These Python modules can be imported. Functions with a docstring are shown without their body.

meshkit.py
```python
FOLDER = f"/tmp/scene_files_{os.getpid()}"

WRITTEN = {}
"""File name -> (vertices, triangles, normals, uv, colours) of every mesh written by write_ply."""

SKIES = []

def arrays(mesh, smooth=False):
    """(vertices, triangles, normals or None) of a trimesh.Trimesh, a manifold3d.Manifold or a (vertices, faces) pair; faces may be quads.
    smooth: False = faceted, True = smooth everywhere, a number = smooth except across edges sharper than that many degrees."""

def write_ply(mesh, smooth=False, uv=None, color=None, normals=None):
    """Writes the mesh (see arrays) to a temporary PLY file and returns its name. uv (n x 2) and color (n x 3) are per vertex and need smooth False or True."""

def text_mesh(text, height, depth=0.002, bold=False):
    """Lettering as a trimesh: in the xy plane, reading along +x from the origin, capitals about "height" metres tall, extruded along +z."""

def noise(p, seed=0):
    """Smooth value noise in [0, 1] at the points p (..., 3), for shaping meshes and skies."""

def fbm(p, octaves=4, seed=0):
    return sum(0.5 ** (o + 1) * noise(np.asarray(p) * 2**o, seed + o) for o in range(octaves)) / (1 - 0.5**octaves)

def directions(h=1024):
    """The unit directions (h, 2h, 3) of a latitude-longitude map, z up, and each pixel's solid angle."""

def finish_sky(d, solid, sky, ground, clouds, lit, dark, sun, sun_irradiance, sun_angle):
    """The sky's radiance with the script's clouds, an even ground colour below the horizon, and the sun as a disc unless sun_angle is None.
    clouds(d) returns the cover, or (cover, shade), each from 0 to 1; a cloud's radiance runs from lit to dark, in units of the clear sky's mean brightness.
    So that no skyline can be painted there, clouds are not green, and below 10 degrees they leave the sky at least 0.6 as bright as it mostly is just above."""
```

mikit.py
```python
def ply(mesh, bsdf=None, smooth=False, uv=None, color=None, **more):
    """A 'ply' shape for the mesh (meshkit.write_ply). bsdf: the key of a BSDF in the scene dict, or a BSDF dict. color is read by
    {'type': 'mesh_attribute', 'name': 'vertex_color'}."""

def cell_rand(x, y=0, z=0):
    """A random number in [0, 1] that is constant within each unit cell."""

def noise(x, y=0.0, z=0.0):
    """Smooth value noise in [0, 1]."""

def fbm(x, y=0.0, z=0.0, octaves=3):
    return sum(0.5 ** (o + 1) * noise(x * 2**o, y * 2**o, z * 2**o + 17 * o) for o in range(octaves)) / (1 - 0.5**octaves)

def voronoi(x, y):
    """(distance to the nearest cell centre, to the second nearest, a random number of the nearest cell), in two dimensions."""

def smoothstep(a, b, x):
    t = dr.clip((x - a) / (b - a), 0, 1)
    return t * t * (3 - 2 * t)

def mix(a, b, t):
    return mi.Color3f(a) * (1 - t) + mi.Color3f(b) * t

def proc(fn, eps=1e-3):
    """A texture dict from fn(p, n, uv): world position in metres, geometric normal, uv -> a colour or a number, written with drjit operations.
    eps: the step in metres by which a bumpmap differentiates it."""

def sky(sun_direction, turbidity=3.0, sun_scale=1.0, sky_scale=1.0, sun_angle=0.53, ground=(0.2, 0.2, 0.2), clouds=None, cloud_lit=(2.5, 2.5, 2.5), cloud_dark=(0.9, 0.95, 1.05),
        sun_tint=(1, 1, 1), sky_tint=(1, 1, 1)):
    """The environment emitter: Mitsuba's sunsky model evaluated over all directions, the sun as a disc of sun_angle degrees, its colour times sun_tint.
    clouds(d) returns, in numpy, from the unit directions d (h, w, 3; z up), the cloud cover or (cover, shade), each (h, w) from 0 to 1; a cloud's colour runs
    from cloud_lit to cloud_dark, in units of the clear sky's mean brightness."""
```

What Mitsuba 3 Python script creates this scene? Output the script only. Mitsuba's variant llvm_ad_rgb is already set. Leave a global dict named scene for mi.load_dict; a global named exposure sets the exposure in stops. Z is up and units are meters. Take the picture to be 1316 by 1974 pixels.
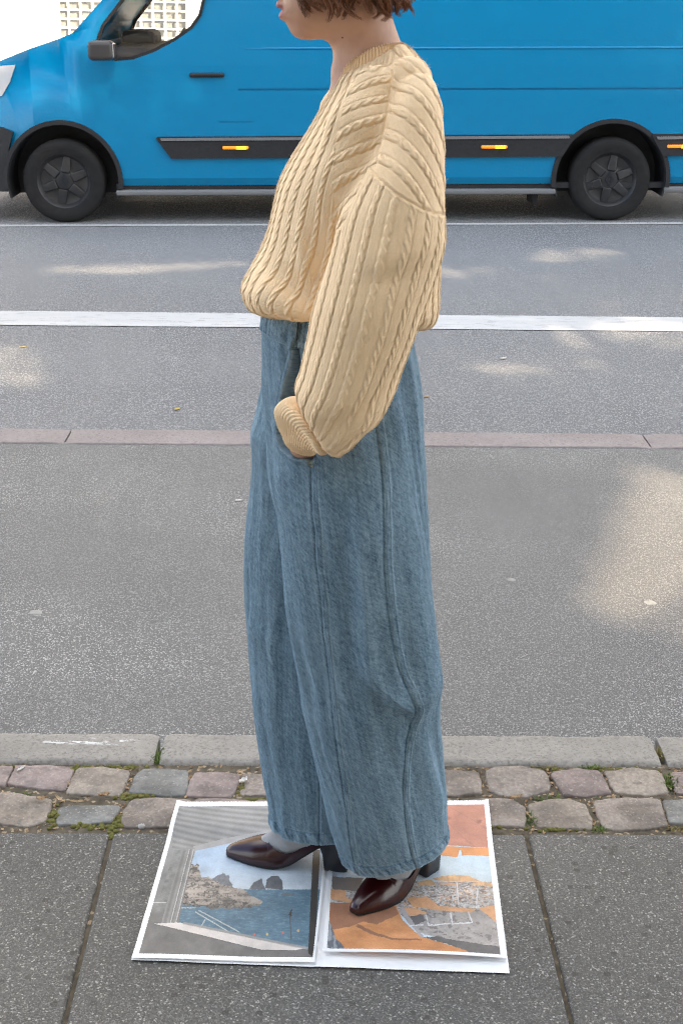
import math, random
import numpy as np
import drjit as dr
import mitsuba as mi
import trimesh
import manifold3d as m3
import shapely
from shapely.geometry import Polygon, LineString, box as sbox
import mikit, meshkit
from mikit import ply, proc, noise, fbm, voronoi, cell_rand, smoothstep, mix

T = mi.ScalarTransform4f
PI = math.pi
scene, labels = {}, {}

# ---------------------------------------------------------------- camera, sky, exposure
_pi, _ya, _ro = math.radians(20.1), math.radians(0.95), math.radians(0.75)
_f = np.array([math.sin(_ya) * math.cos(_pi), math.cos(_ya) * math.cos(_pi), -math.sin(_pi)])
_r = np.cross(_f, [0, 0, 1]); _r /= np.linalg.norm(_r)
_u = np.cross(_r, _f)
_u2 = -_r * math.sin(_ro) + _u * math.cos(_ro)
EYE = np.array([0.0, 0.0, 1.514])
scene['camera'] = {'type': 'perspective', 'fov': 26.99, 'fov_axis': 'x', 'near_clip': 0.05, 'far_clip': 400.0,
                   'to_world': T().look_at(origin=EYE.tolist(), target=(EYE + _f).tolist(), up=_u2.tolist())}
SUN = np.array([0.20, -0.79, 0.58]); SUN /= np.linalg.norm(SUN)


def cloud_cover(d):
    q = d / np.maximum(d[..., 2:3], 0.12)
    c = meshkit.fbm(q * 0.9 + 3.1, 4, 5)
    return np.clip((c - 0.36) * 4.0, 0, 1), np.clip((meshkit.fbm(q * 1.7 + 9.0, 3, 8) - 0.42) * 1.6, 0, 1)


scene['sky'] = mikit.sky(SUN.tolist(), turbidity=3.5, sun_scale=0.5, clouds=cloud_cover, cloud_lit=(3.0, 2.95, 2.85), cloud_dark=(1.7, 1.7, 1.7))
exposure = 3.75


# ---------------------------------------------------------------- helpers
def numbered(name):
    if name not in USED:
        USED[name] = 0
        return name
    USED[name] += 1
    return f'{name}_{USED[name]:03d}'


USED = {}


def add(name, mesh, bsdf, parent=None, smooth=False, label=None, cat=None, group=None, kind=None, uv=None, color=None, **more):
    key = numbered(name if parent is None else parent + '__' + name)
    scene[key] = ply(mesh, bsdf, smooth=smooth, uv=uv, color=color, **more)
    tag(key, label, cat, group, kind)
    return key


def tag(key, label=None, cat=None, group=None, kind=None):
    d = {k: v for k, v in (('label', label), ('category', cat), ('group', group), ('kind', kind)) if v}
    if d:
        labels[key] = {**labels.get(key, {}), **d}


def thing(name, label, cat, group=None, kind=None):
    key = numbered(name)
    tag(key, label, cat, group, kind)
    return key


def tm(v, f):
    return trimesh.Trimesh(np.asarray(v, float), np.asarray(f, int), process=False)


def man(mesh):
    """trimesh -> manifold"""
    mesh = mesh.copy(); mesh.merge_vertices()
    return m3.Manifold(m3.Mesh(np.asarray(mesh.vertices, np.float32), np.asarray(mesh.faces, np.uint32)))


def unman(m):
    k = m.to_mesh()
    return trimesh.Trimesh(np.array(k.vert_properties[:, :3], float), np.array(k.tri_verts, int), process=False)


def box3(x0, x1, y0, y1, z0, z1):
    b = trimesh.creation.box((x1 - x0, y1 - y0, z1 - z0))
    b.apply_translation(((x0 + x1) / 2, (y0 + y1) / 2, (z0 + z1) / 2))
    return b


def rbox(x0, x1, y0, y1, z0, z1, r=0.01, n=12):
    """box with rounded edges"""
    s = m3.Manifold.sphere(r, n)
    pts = [s.translate((x, y, z)) for x in (x0 + r, x1 - r) for y in (y0 + r, y1 - r) for z in (z0 + r, z1 - r)]
    return unman(m3.Manifold.batch_hull(pts))


def grid_faces(n, m, wrap=False):
    """faces of an n x m grid of vertices (row major); wrap closes the columns"""
    i, j = np.meshgrid(np.arange(n - 1), np.arange(m if wrap else m - 1), indexing='ij')
    a, b = i * m + j, i * m + (j + 1) % m
    c, d = (i + 1) * m + (j + 1) % m, (i + 1) * m + j
    return np.vstack([np.stack([a, b, c], -1).reshape(-1, 3), np.stack([a, c, d], -1).reshape(-1, 3)])


def tube(path, rad, n=8, cap=True):
    """round tube along a polyline; rad a number or per-point list"""
    p = np.asarray(path, float); k = len(p)
    r = np.broadcast_to(np.asarray(rad, float), (k,))
    t = np.gradient(p, axis=0); t /= np.linalg.norm(t, axis=1, keepdims=True) + 1e-12
    ref = np.array([0, 0, 1.0]) if abs(t[0, 2]) < 0.9 else np.array([1.0, 0, 0])
    u = np.cross(t[0], ref); u /= np.linalg.norm(u)
    us = []
    for q in t:
        u = u - q * (u @ q); u /= np.linalg.norm(u) + 1e-12; us.append(u)
    us = np.array(us); vs = np.cross(t, us)
    a = np.arange(n) * 2 * PI / n
    ring = p[:, None] + r[:, None, None] * (np.cos(a)[None, :, None] * us[:, None] + np.sin(a)[None, :, None] * vs[:, None])
    v = ring.reshape(-1, 3); f = grid_faces(k, n, True)
    if cap:
        v = np.vstack([v, p[0], p[-1]]); c0, c1 = len(v) - 2, len(v) - 1
        j = np.arange(n)
        f = np.vstack([f, np.stack([np.full(n, c0), (j + 1) % n, j], 1), np.stack([np.full(n, c1), (k - 1) * n + j, (k - 1) * n + (j + 1) % n], 1)])
    return tm(v, f)


def cat(ms):
    ms = list(ms)
    return trimesh.util.concatenate(ms) if len(ms) > 1 else ms[0]


def resample(poly, step):
    ls = LineString(list(poly) + [poly[0]])
    n = max(12, int(ls.length / step))
    return np.array([ls.interpolate(i / n, normalized=True).coords[0] for i in range(n)])


def spl(x, xp, yp):
    """smooth (pchip) interpolation of table columns"""
    from scipy.interpolate import PchipInterpolator
    return PchipInterpolator(np.asarray(xp, float), np.asarray(yp, float), axis=0)(np.clip(x, xp[0], xp[-1]))


# ---------------------------------------------------------------- materials of the setting
def bsdf(name, color, rough=0.6, spec=0.4, bump=None, bump_scale=1.0, two=True, **kw):
    c = proc(color) if callable(color) else {'type': 'rgb', 'value': list(color)}
    d = {'type': 'principled', 'base_color': c, 'roughness': proc(rough) if callable(rough) else rough, 'specular': spec, **kw}
    if bump is not None:
        d = {'type': 'bumpmap', 'arbitrary': proc(bump, 8e-4), 'scale': bump_scale, 'bsdf': d}
    if two:
        d = {'type': 'twosided', 'bsdf': d}
    scene[name] = d


def grains(p, f, share):
    """light and dark stone grains: (0..1 bright mask, cell random)"""
    a, b, w = voronoi(p.x * f, p.y * f)
    edge = smoothstep(0.0, 0.28, b - a)
    return smoothstep(1.0 - share, 1.0 - share * 0.75, w) * edge, w


def c_slab(p, n, uv):
    g1, w1 = grains(p, 300.0, 0.07)
    g2, w2 = grains(p, 430.0, 0.2)
    big = fbm(p.x * 3.1, p.y * 3.1, 0.0, 3)
    base = mix((0.092, 0.088, 0.082), (0.136, 0.131, 0.122), big) * (0.72 + 0.56 * w2)
    c = mix(base, (0.25, 0.24, 0.225), g2 * 0.5)
    c = mix(c, (0.40, 0.385, 0.355), g1 * 0.75)
    return mix(c, (0.05, 0.045, 0.04), smoothstep(0.955, 0.99, w1 * 0 + cell_rand(dr.floor(p.x * 95), dr.floor(p.y * 95), 4)) * 0.6)


def c_track(p, n, uv):
    g1, w1 = grains(p, 290.0, 0.17)
    g2, w2 = grains(p, 430.0, 0.26)
    big = fbm(p.x * 2.2, p.y * 2.2, 3.0, 4)
    base = mix((0.095, 0.093, 0.091), (0.131, 0.128, 0.125), big) * (0.68 + 0.64 * w2)
    dense = 0.45 + 0.55 * smoothstep(0.35, 0.7, fbm(p.x * 1.1, p.y * 2.3, 8.0, 3))
    c = mix(base, (0.28, 0.275, 0.268), g2 * 0.6)
    return mix(c, (0.48, 0.47, 0.455), g1 * dense)


def c_road(p, n, uv):
    g1, w1 = grains(p, 170.0, 0.18)
    g2, w2 = grains(p, 300.0, 0.3)
    big = fbm(p.x * 0.9, p.y * 0.9, 5.0, 4)
    base = mix((0.100, 0.102, 0.108), (0.140, 0.141, 0.146), big) * (0.66 + 0.68 * w2)
    c = mix(base, (0.28, 0.28, 0.28), g2 * 0.6)
    return mix(c, (0.42, 0.415, 0.41), g1 * 0.75)


def c_kerb(p, n, uv):
    g1, w1 = grains(p, 240.0, 0.3)
    big = fbm(p.x * 5, p.y * 9, p.z * 9, 4)
    fine = fbm(p.x * 160, p.y * 160, p.z * 160, 2)
    c = mix((0.225, 0.207, 0.186), (0.315, 0.293, 0.266), big) * (0.75 + 0.5 * fine)
    c = mix(c, (0.10, 0.098, 0.088), smoothstep(0.60, 0.75, fbm(p.x * 230, p.y * 260, 2.0, 2)) * 0.45)
    # chipped old white paint on the stone left of the person
    zone = smoothstep(-0.62, -0.56, p.x) * smoothstep(-0.37, -0.42, p.x) * smoothstep(0.020, 0.008, dr.abs(p.y - 2.692 + 0.03 * (p.x + 0.5)))
    chip = smoothstep(0.50, 0.54, fbm(p.x * 110, p.y * 260, 1.0, 3)) * smoothstep(.42, .50, fbm(p.x * 30, p.y * 60, 6.0, 2)) * zone
    return mix(c, (0.62, 0.62, 0.6), chip * 0.85)


def b_stone(p, n, uv):
    return fbm(p.x * 55, p.y * 55, p.z * 55, 4) * 0.0035 + fbm(p.x * 9, p.y * 9, p.z * 9, 2) * 0.004


def cobble_color(lo, hi, seed):
    def fn(p, n, uv):
        big = fbm(p.x * 11 + seed, p.y * 16, p.z * 11, 4)
        fine = fbm(p.x * 210, p.y * 210, seed, 2)
        c = mix(lo, hi, smoothstep(0.25, 0.75, big)) * (0.72 + 0.56 * fine)
        sp = voronoi(p.x * 330 + seed, p.y * 330)[2]
        c = mix(c, (0.42, 0.40, 0.36), smoothstep(0.93, 0.97, sp) * 0.35)
        return mix(c, (0.055, 0.05, 0.045), smoothstep(0.62, 0.72, fbm(p.x * 40, p.y * 60 + seed, 3.0, 3)) * 0.28)
    return fn


def c_strip(p, n, uv):
    fine = fbm(p.x * 190, p.y * 190, 1.0, 2)
    c = mix((0.205, 0.175, 0.168), (0.285, 0.25, 0.242), fbm(p.x * 4, p.y * 7, 0.0, 3)) * (0.75 + 0.5 * fine)
    return mix(c, (0.10, 0.09, 0.09), smoothstep(0.9, 0.96, voronoi(p.x * 150, p.y * 150)[2]) * 0.5)


def c_paint(p, n, uv):
    worn = smoothstep(0.60, 0.74, fbm(p.x * 14, p.y * 40, 2.0, 4))
    c = mix((0.39, 0.39, 0.39), (0.47, 0.47, 0.47), fbm(p.x * 2, p.y * 14, 0.0, 3))
    c = c * (0.93 + 0.14 * fbm(p.x * 220, p.y * 220, 0.0, 2))
    return mix(c, (0.26, 0.26, 0.26), worn * 0.5)


def c_soil(p, n, uv):
    c = mix((0.060, 0.052, 0.040), (0.155, 0.130, 0.098), fbm(p.x * 90, p.y * 90, 0.0, 3))
    return mix(c, (0.32, 0.25, 0.17), smoothstep(0.9, 0.95, voronoi(p.x * 160, p.y * 160)[2]))


bsdf('m_slab', c_slab, 0.75, 0.35)
bsdf('m_track', c_track, 0.7, 0.4)
bsdf('m_road', c_road, 0.7, 0.4)
bsdf('m_kerb', c_kerb, 0.8, 0.3, bump=b_stone)
bsdf('m_strip', c_strip, 0.75, 0.3)
bsdf('m_paint', c_paint, 0.6, 0.4)
bsdf('m_soil', c_soil, 0.9, 0.1)
COBBLES = [((0.15, 0.125, 0.108), (0.27, 0.228, 0.20)), ((0.155, 0.122, 0.112), (0.265, 0.212, 0.198)), ((0.125, 0.125, 0.12), (0.22, 0.22, 0.21)), ((0.17, 0.142, 0.12), (0.29, 0.248, 0.208))]
for k, (lo, hi) in enumerate(COBBLES):
    bsdf(f'm_cobble_{k}', cobble_color(lo, hi, 7.3 * k + 1), 0.62, 0.4, bump=b_stone, bump_scale=0.8)

# ---------------------------------------------------------------- the ground
TRACK_Z, ROAD_Z = -0.10, -0.17


def road_z(x, y):
    t = np.clip((y - 7.8) / 2.7, 0, 1)
    return ROAD_Z + 0.014 * np.clip(x, -9, 9) * t * t * (3 - 2 * t)


def sheet(x0, x1, y0, y1, nx, ny, zf):
    X, Y = np.meshgrid(np.linspace(x0, x1, nx), np.linspace(y0, y1, ny))
    return tm(np.stack([X, Y, zf(X, Y) + 0 * X], -1).reshape(-1, 3), grid_faces(ny, nx))


add('ground', sheet(-150, 150, -150, 150, 2, 2, lambda x, y: -0.45 + 0 * x), 'm_soil', kind='structure', label='bare earth under the street')
add('joint_soil', sheet(-9, 9, -11.0, 2.62, 120, 60, lambda x, y: -0.0105 + 0.006 * meshkit.fbm(np.stack([x * 9, y * 9, 0 * x], -1), 3)), 'm_soil', kind='structure', label='brown earth and litter in the joints between the paving stones')
PAVE = thing('pavement', 'pavement of large dark slabs with a band of cobbles along the kerb', None, kind='structure')
rng = np.random.default_rng(11)


def slab(x0, x1, y0, y1):
    g = 0.0036
    m = rbox(x0 + g, x1 - g, y0 + g, y1 - g, -0.07, 0.0, 0.006, 8)
    m.apply_transform(trimesh.transformations.rotation_matrix(rng.uniform(-.0012, .0012), [0, 1, 0], [(x0 + x1) / 2, (y0 + y1) / 2, 0]))
    m.apply_translation((0, 0, rng.uniform(-0.0015, 0.0005)))
    return m


XJ = [-0.392 + 0.794 * k for k in range(-5, 7)]
for a, b in zip(XJ[:-1], XJ[1:]):
    s = rng.uniform(-.05, .05)
    for y0, y1 in ((1.25, 2.352), (0.15, 1.25), (-1.0, 0.15), (-2.2, -1.0), (-3.4, -2.2), (-4.6, -3.4), (-5.95, -4.6), (-7.3, -5.95), (-8.6, -7.3), (-9.8, -8.6), (-10.95, -9.8)):
        if abs(a) < 2.5 or y0 > 0:
            add('slab', slab(a, b, y0, y1), 'm_slab', PAVE, smooth=40)

ROW1 = [[[-0.737, 2.529], [-0.736, 2.588], [-0.633, 2.594], [-0.633, 2.52]], [[-0.627, 2.53], [-0.621, 2.594], [-0.507, 2.595], [-0.505, 2.555], [-0.511, 2.505], [-0.556, 2.51]], [[-0.5, 2.493], [-0.5, 2.545], [-0.495, 2.586], [-0.442, 2.589], [-0.39, 2.575], [-0.391, 2.526], [-0.398, 2.486], [-0.448, 2.488]], [[-0.377, 2.502], [-0.374, 2.546], [-0.362, 2.583], [-0.313, 2.586], [-0.269, 2.574], [-0.266, 2.527], [-0.269, 2.485], [-0.324, 2.489]], [[-0.261, 2.487], [-0.259, 2.537], [-0.248, 2.572], [-0.205, 2.574], [-0.162, 2.566], [-0.165, 2.524], [-0.175, 2.482], [-0.219, 2.482]], [[-0.152, 2.494], [-0.151, 2.565], [-0.05, 2.57], [-0.053, 2.485]], [[-0.038, 2.489], [-0.036, 2.57], [0.068, 2.575], [0.063, 2.49]], [[0.077, 2.49], [0.081, 2.571], [0.191, 2.578], [0.189, 2.491]], [[0.202, 2.491], [0.205, 2.576], [0.257, 2.585], [0.332, 2.585], [0.333, 2.552], [0.329, 2.5], [0.281, 2.493]], [[0.351, 2.579], [0.351, 2.544], [0.354, 2.512], [0.37, 2.496], [0.416, 2.489], [0.47, 2.513], [0.474, 2.553], [0.47, 2.587], [0.42, 2.601], [0.366, 2.596]], [[0.487, 2.58], [0.491, 2.537], [0.497, 2.495], [0.543, 2.492], [0.593, 2.504], [0.592, 2.544], [0.583, 2.588], [0.539, 2.598]], [[0.599, 2.586], [0.602, 2.538], [0.606, 2.506], [0.659, 2.497], [0.709, 2.507], [0.711, 2.549], [0.708, 2.589], [0.659, 2.597]], [[0.736, 2.583], [0.729, 2.505], [0.83, 2.506], [0.851, 2.584]]]
ROW2 = [[[-0.665, 2.488], [-0.592, 2.484], [-0.529, 2.463], [-0.526, 2.427], [-0.532, 2.39], [-0.56, 2.373], [-0.644, 2.389]], [[-0.508, 2.433], [-0.473, 2.447], [-0.392, 2.442], [-0.393, 2.417], [-0.4, 2.389], [-0.452, 2.383], [-0.499, 2.379]], [[-0.377, 2.391], [-0.378, 2.428], [-0.366, 2.465], [-0.312, 2.475], [-0.253, 2.468], [-0.254, 2.411], [-0.271, 2.374], [-0.321, 2.371], [-0.371, 2.373]], [[-0.24, 2.383], [-0.241, 2.468], [-0.136, 2.469], [-0.133, 2.375]], [[-0.119, 2.378], [-0.121, 2.469], [-0.012, 2.47], [-0.011, 2.375]], [[0.001, 2.379], [0.003, 2.47], [0.113, 2.471], [0.112, 2.376]], [[0.125, 2.38], [0.128, 2.471], [0.26, 2.472], [0.25, 2.377]], [[0.267, 2.387], [0.278, 2.466], [0.332, 2.48], [0.389, 2.473], [0.408, 2.444], [0.408, 2.412], [0.4, 2.38], [0.352, 2.382], [0.291, 2.378]], [[0.422, 2.454], [0.423, 2.416], [0.432, 2.379], [0.482, 2.374], [0.53, 2.372], [0.536, 2.407], [0.532, 2.455], [0.508, 2.474], [0.466, 2.471]], [[0.556, 2.472], [0.555, 2.436], [0.559, 2.376], [0.592, 2.369], [0.633, 2.375], [0.678, 2.384], [0.685, 2.427], [0.683, 2.473], [0.615, 2.484]], [[0.694, 2.477], [0.693, 2.437], [0.693, 2.39], [0.82, 2.391], [0.844, 2.478]]]


def stone(outline, seed, z=-0.0025):
    """a worn setting stone: star-shaped rings from the rounded rim to the centre, uneven top"""
    p = Polygon(outline).buffer(0.004).buffer(-0.010).buffer(0.0105)
    o = resample(list(p.exterior.coords)[:-1], 0.006)
    c = np.array(p.centroid.coords[0])
    q3 = np.stack([o[:, 0] * 60, o[:, 1] * 60, np.full(len(o), seed * 3.7)], -1)
    o = o + (o - c) * (meshkit.fbm(q3, 3, seed)[:, None] - 0.5) * 0.13
    n = len(o)
    prof = [(1.0, -0.05), (1.0, -0.010), (0.99, -0.004), (0.97, -0.0012), (0.93, 0.0), (0.8, 0.0012), (0.62, 0.002), (0.4, 0.0025), (0.2, 0.0026)]
    rows = []
    tilt = np.random.default_rng(seed).uniform(-.025, .025, 2)
    for s, h in prof:
        xy = c + (o - c) * s
        w = min(1, (1.02 - s) * 10 + .25)
        b = meshkit.fbm(np.stack([xy[:, 0] * 26, xy[:, 1] * 26, np.full(n, seed * 1.0)], -1), 4, seed) - 0.5
        rows.append(np.column_stack([xy, z + h + b * 0.010 * w + (xy - c) @ tilt]))
    v = np.vstack(rows + [np.array([[*c, z + 0.003]])])
    f = grid_faces(len(prof), n, True)
    j = np.arange(n); b0 = (len(prof) - 1) * n
    f = np.vstack([f, np.stack([b0 + j, b0 + (j + 1) % n, np.full(n, len(v) - 1)], 1)])
    m = tm(v, f)
    if m.face_normals[-1][2] < 0:
        m.invert()
    return m


def extend(row, x_to, sign, y0, y1):
    """more stones of the row beyond the traced ones"""
    x = max(max(q[0] for q in p) for p in row) if sign > 0 else min(min(q[0] for q in p) for p in row)
    while abs(x) < abs(x_to):
        w = rng.uniform(.10, .13)
        a, b = x + sign * .013, x + sign * (.013 + w)
        row.append([[min(a, b), y0], [max(a, b), y0 + rng.uniform(-.006, .006)], [max(a, b), y1], [min(a, b), y1 + rng.uniform(-.006, .006)]])
        x = b


for row, (y0, y1) in ((ROW1, (2.495, 2.590)), (ROW2, (2.378, 2.472))):
    extend(row, 2.4, 1, y0, y1); extend(row, -2.4, -1, y0, y1)
TONE = {0: [1, 1, 3, 2, 1, 0, 3, 0, 0, 0, 1, 3, 1], 1: [3, 2, 0, 1, 0, 3, 0, 0, 3, 0, 2]}
for r, row in enumerate((ROW1, ROW2)):
    for k, p in enumerate(row):
        tone = TONE[r][k] if k < len(TONE[r]) else int(rng.integers(0, 4))
        add('cobble', stone(p, 10 + 40 * r + k), f'm_cobble_{tone}', PAVE, smooth=50)


def kerb(x0, x1, y0, y1, z0, z1, seed, r=0.018, step=0.012, wob=0.0055):
    """long kerb stone with worn, wavy rounded arrises; profile runs from the near face over the top to the far face"""
    n = max(8, int((x1 - x0) / step))
    xs = np.linspace(x0, x1, n)
    a = np.linspace(0, PI / 2, 5)
    prof = [(y0, z0)] + [(y0 + r - r * math.cos(t), z1 - r + r * math.sin(t)) for t in a] + [(y0 + (y1 - y0) * t, z1) for t in (.3, .5, .7)] + [(y1 - r + r * math.sin(t), z1 - r + r * math.cos(t)) for t in a] + [(y1, z0)]
    prof = np.array(prof); k = len(prof)
    X = np.repeat(xs[:, None], k, 1); Y = np.repeat(prof[None, :, 0], n, 0); Z = np.repeat(prof[None, :, 1], n, 0)
    q = np.stack([X * 14, Y * 30, Z * 30 + seed], -1)
    Y = Y + (meshkit.fbm(q, 4, seed) - 0.5) * wob * 2 * np.sign(Y - (y0 + y1) / 2) * (np.abs(Y - (y0 + y1) / 2) > .3 * (y1 - y0))
    Z = Z + (meshkit.fbm(q * 1.7 + 5, 4, seed + 3) - 0.5) * wob * (Z > z0 + .01)
    e = np.minimum(X - x0, x1 - X); Z = Z - np.clip(0.008 - e, 0, 1) * 0.7 * (Z > z0 + .01)
    v = np.stack([X, Y, Z], -1).reshape(-1, 3)
    f = grid_faces(n, k)
    ends = []
    for i, flip in ((0, False), (n - 1, True)):
        c = len(v); v = np.vstack([v, v[i * k:(i + 1) * k].mean(0)])
        for j in range(k - 1):
            t = [i * k + j, i * k + j + 1, c]
            ends.append(t if not flip else t[::-1])
    m = tm(v, np.vstack([f, ends]))
    if m.face_normals[k].mean() and m.face_normals[(k - 1) // 2][2] < 0:
        m.invert()
    return m


for i, (a, b) in enumerate(((-3.50, -2.452), (-2.440, -1.395), (-1.383, -0.342), (-0.330, 0.722), (0.736, 1.78), (1.792, 2.84))):
    add('kerb_stone', kerb(a, b, 2.606, 2.735, -0.2, 0.003, 20 + i), 'm_kerb', PAVE, smooth=50)

CYC = add('cycle_track', sheet(-30, 30, 2.70, 5.16, 60, 12, lambda x, y: TRACK_Z + 0 * x), 'm_track', kind='structure', label='grey asphalt cycle track beside the kerb')
for i, (a, b) in enumerate(((-5.42, -3.20), (-3.192, -0.967), (-0.961, 1.257), (1.263, 3.48), (3.486, 5.7))):
    add('edging_stone', kerb(a, b, 5.132, 5.315, -0.4, TRACK_Z + 0.006, 40 + i, r=0.008, step=0.04, wob=0.003), 'm_strip', CYC, smooth=50)
ROAD = add('road', sheet(-30, 30, 5.29, 17.0, 121, 80, road_z), 'm_road', kind='structure', label='grey asphalt carriageway with white lane lines')


def line(y0, y1, x0=-14, x1=14, slope=0.0):
    xs = np.linspace(x0, x1, 200)
    w = meshkit.noise(np.stack([xs * 7, 0 * xs, 0 * xs], -1), 3) * .008 - .004
    P = np.array([[(x, y + wv + slope * x, road_z(x, y) + .004) for y, wv in ((y0, a), (y1, -a))] for x, a in zip(xs, w)])
    return tm(P.reshape(-1, 3), grid_faces(len(xs), 2)[:, ::-1])


add('lane_line', line(7.44, 7.79), 'm_paint', ROAD, label='broad white line between the cycle kerb and the blue van')
add('lane_line', line(10.98, 11.06), 'm_paint', ROAD, label='thin white line just in front of the van wheels')
add('opposite_pavement', box3(-30, 30, 17.0, 22.2, -0.4, -0.03), 'm_slab', kind='structure', label='pavement on the far side of the street')
# ---------------------------------------------------------------- buildings across and behind, trees
bsdf('m_white_wall', lambda p, n, uv: mix((0.70, 0.69, 0.66), (0.80, 0.79, 0.77), fbm(p.x * 1.3, p.z * 1.3, 0.0, 3)), 0.8, 0.2)
bsdf('m_beige_wall', lambda p, n, uv: mix((0.46, 0.38, 0.28), (0.54, 0.45, 0.34), fbm(p.x * 0.8, p.z * 0.8, 0.0, 4)), 0.85, 0.2)


bsdf('m_plaster_wall', lambda p, n, uv: mix((0.60, 0.57, 0.52), (0.70, 0.67, 0.62), fbm(p.x * 1.1, p.z * 1.1, 0.0, 4)), 0.85, 0.2)
bsdf('m_haze_grey', (0.40, 0.41, 0.40), 0.8, 0.2)  # pale grey imitates flare haze inside the lattice windows
bsdf('m_frame_white', (0.78, 0.78, 0.76), 0.45, 0.5)
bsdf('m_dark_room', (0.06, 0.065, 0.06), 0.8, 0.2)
scene['m_pane'] = {'type': 'thindielectric', 'int_ior': 1.5}
bsdf('m_door_green', (0.05, 0.09, 0.07), 0.4, 0.5)


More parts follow.
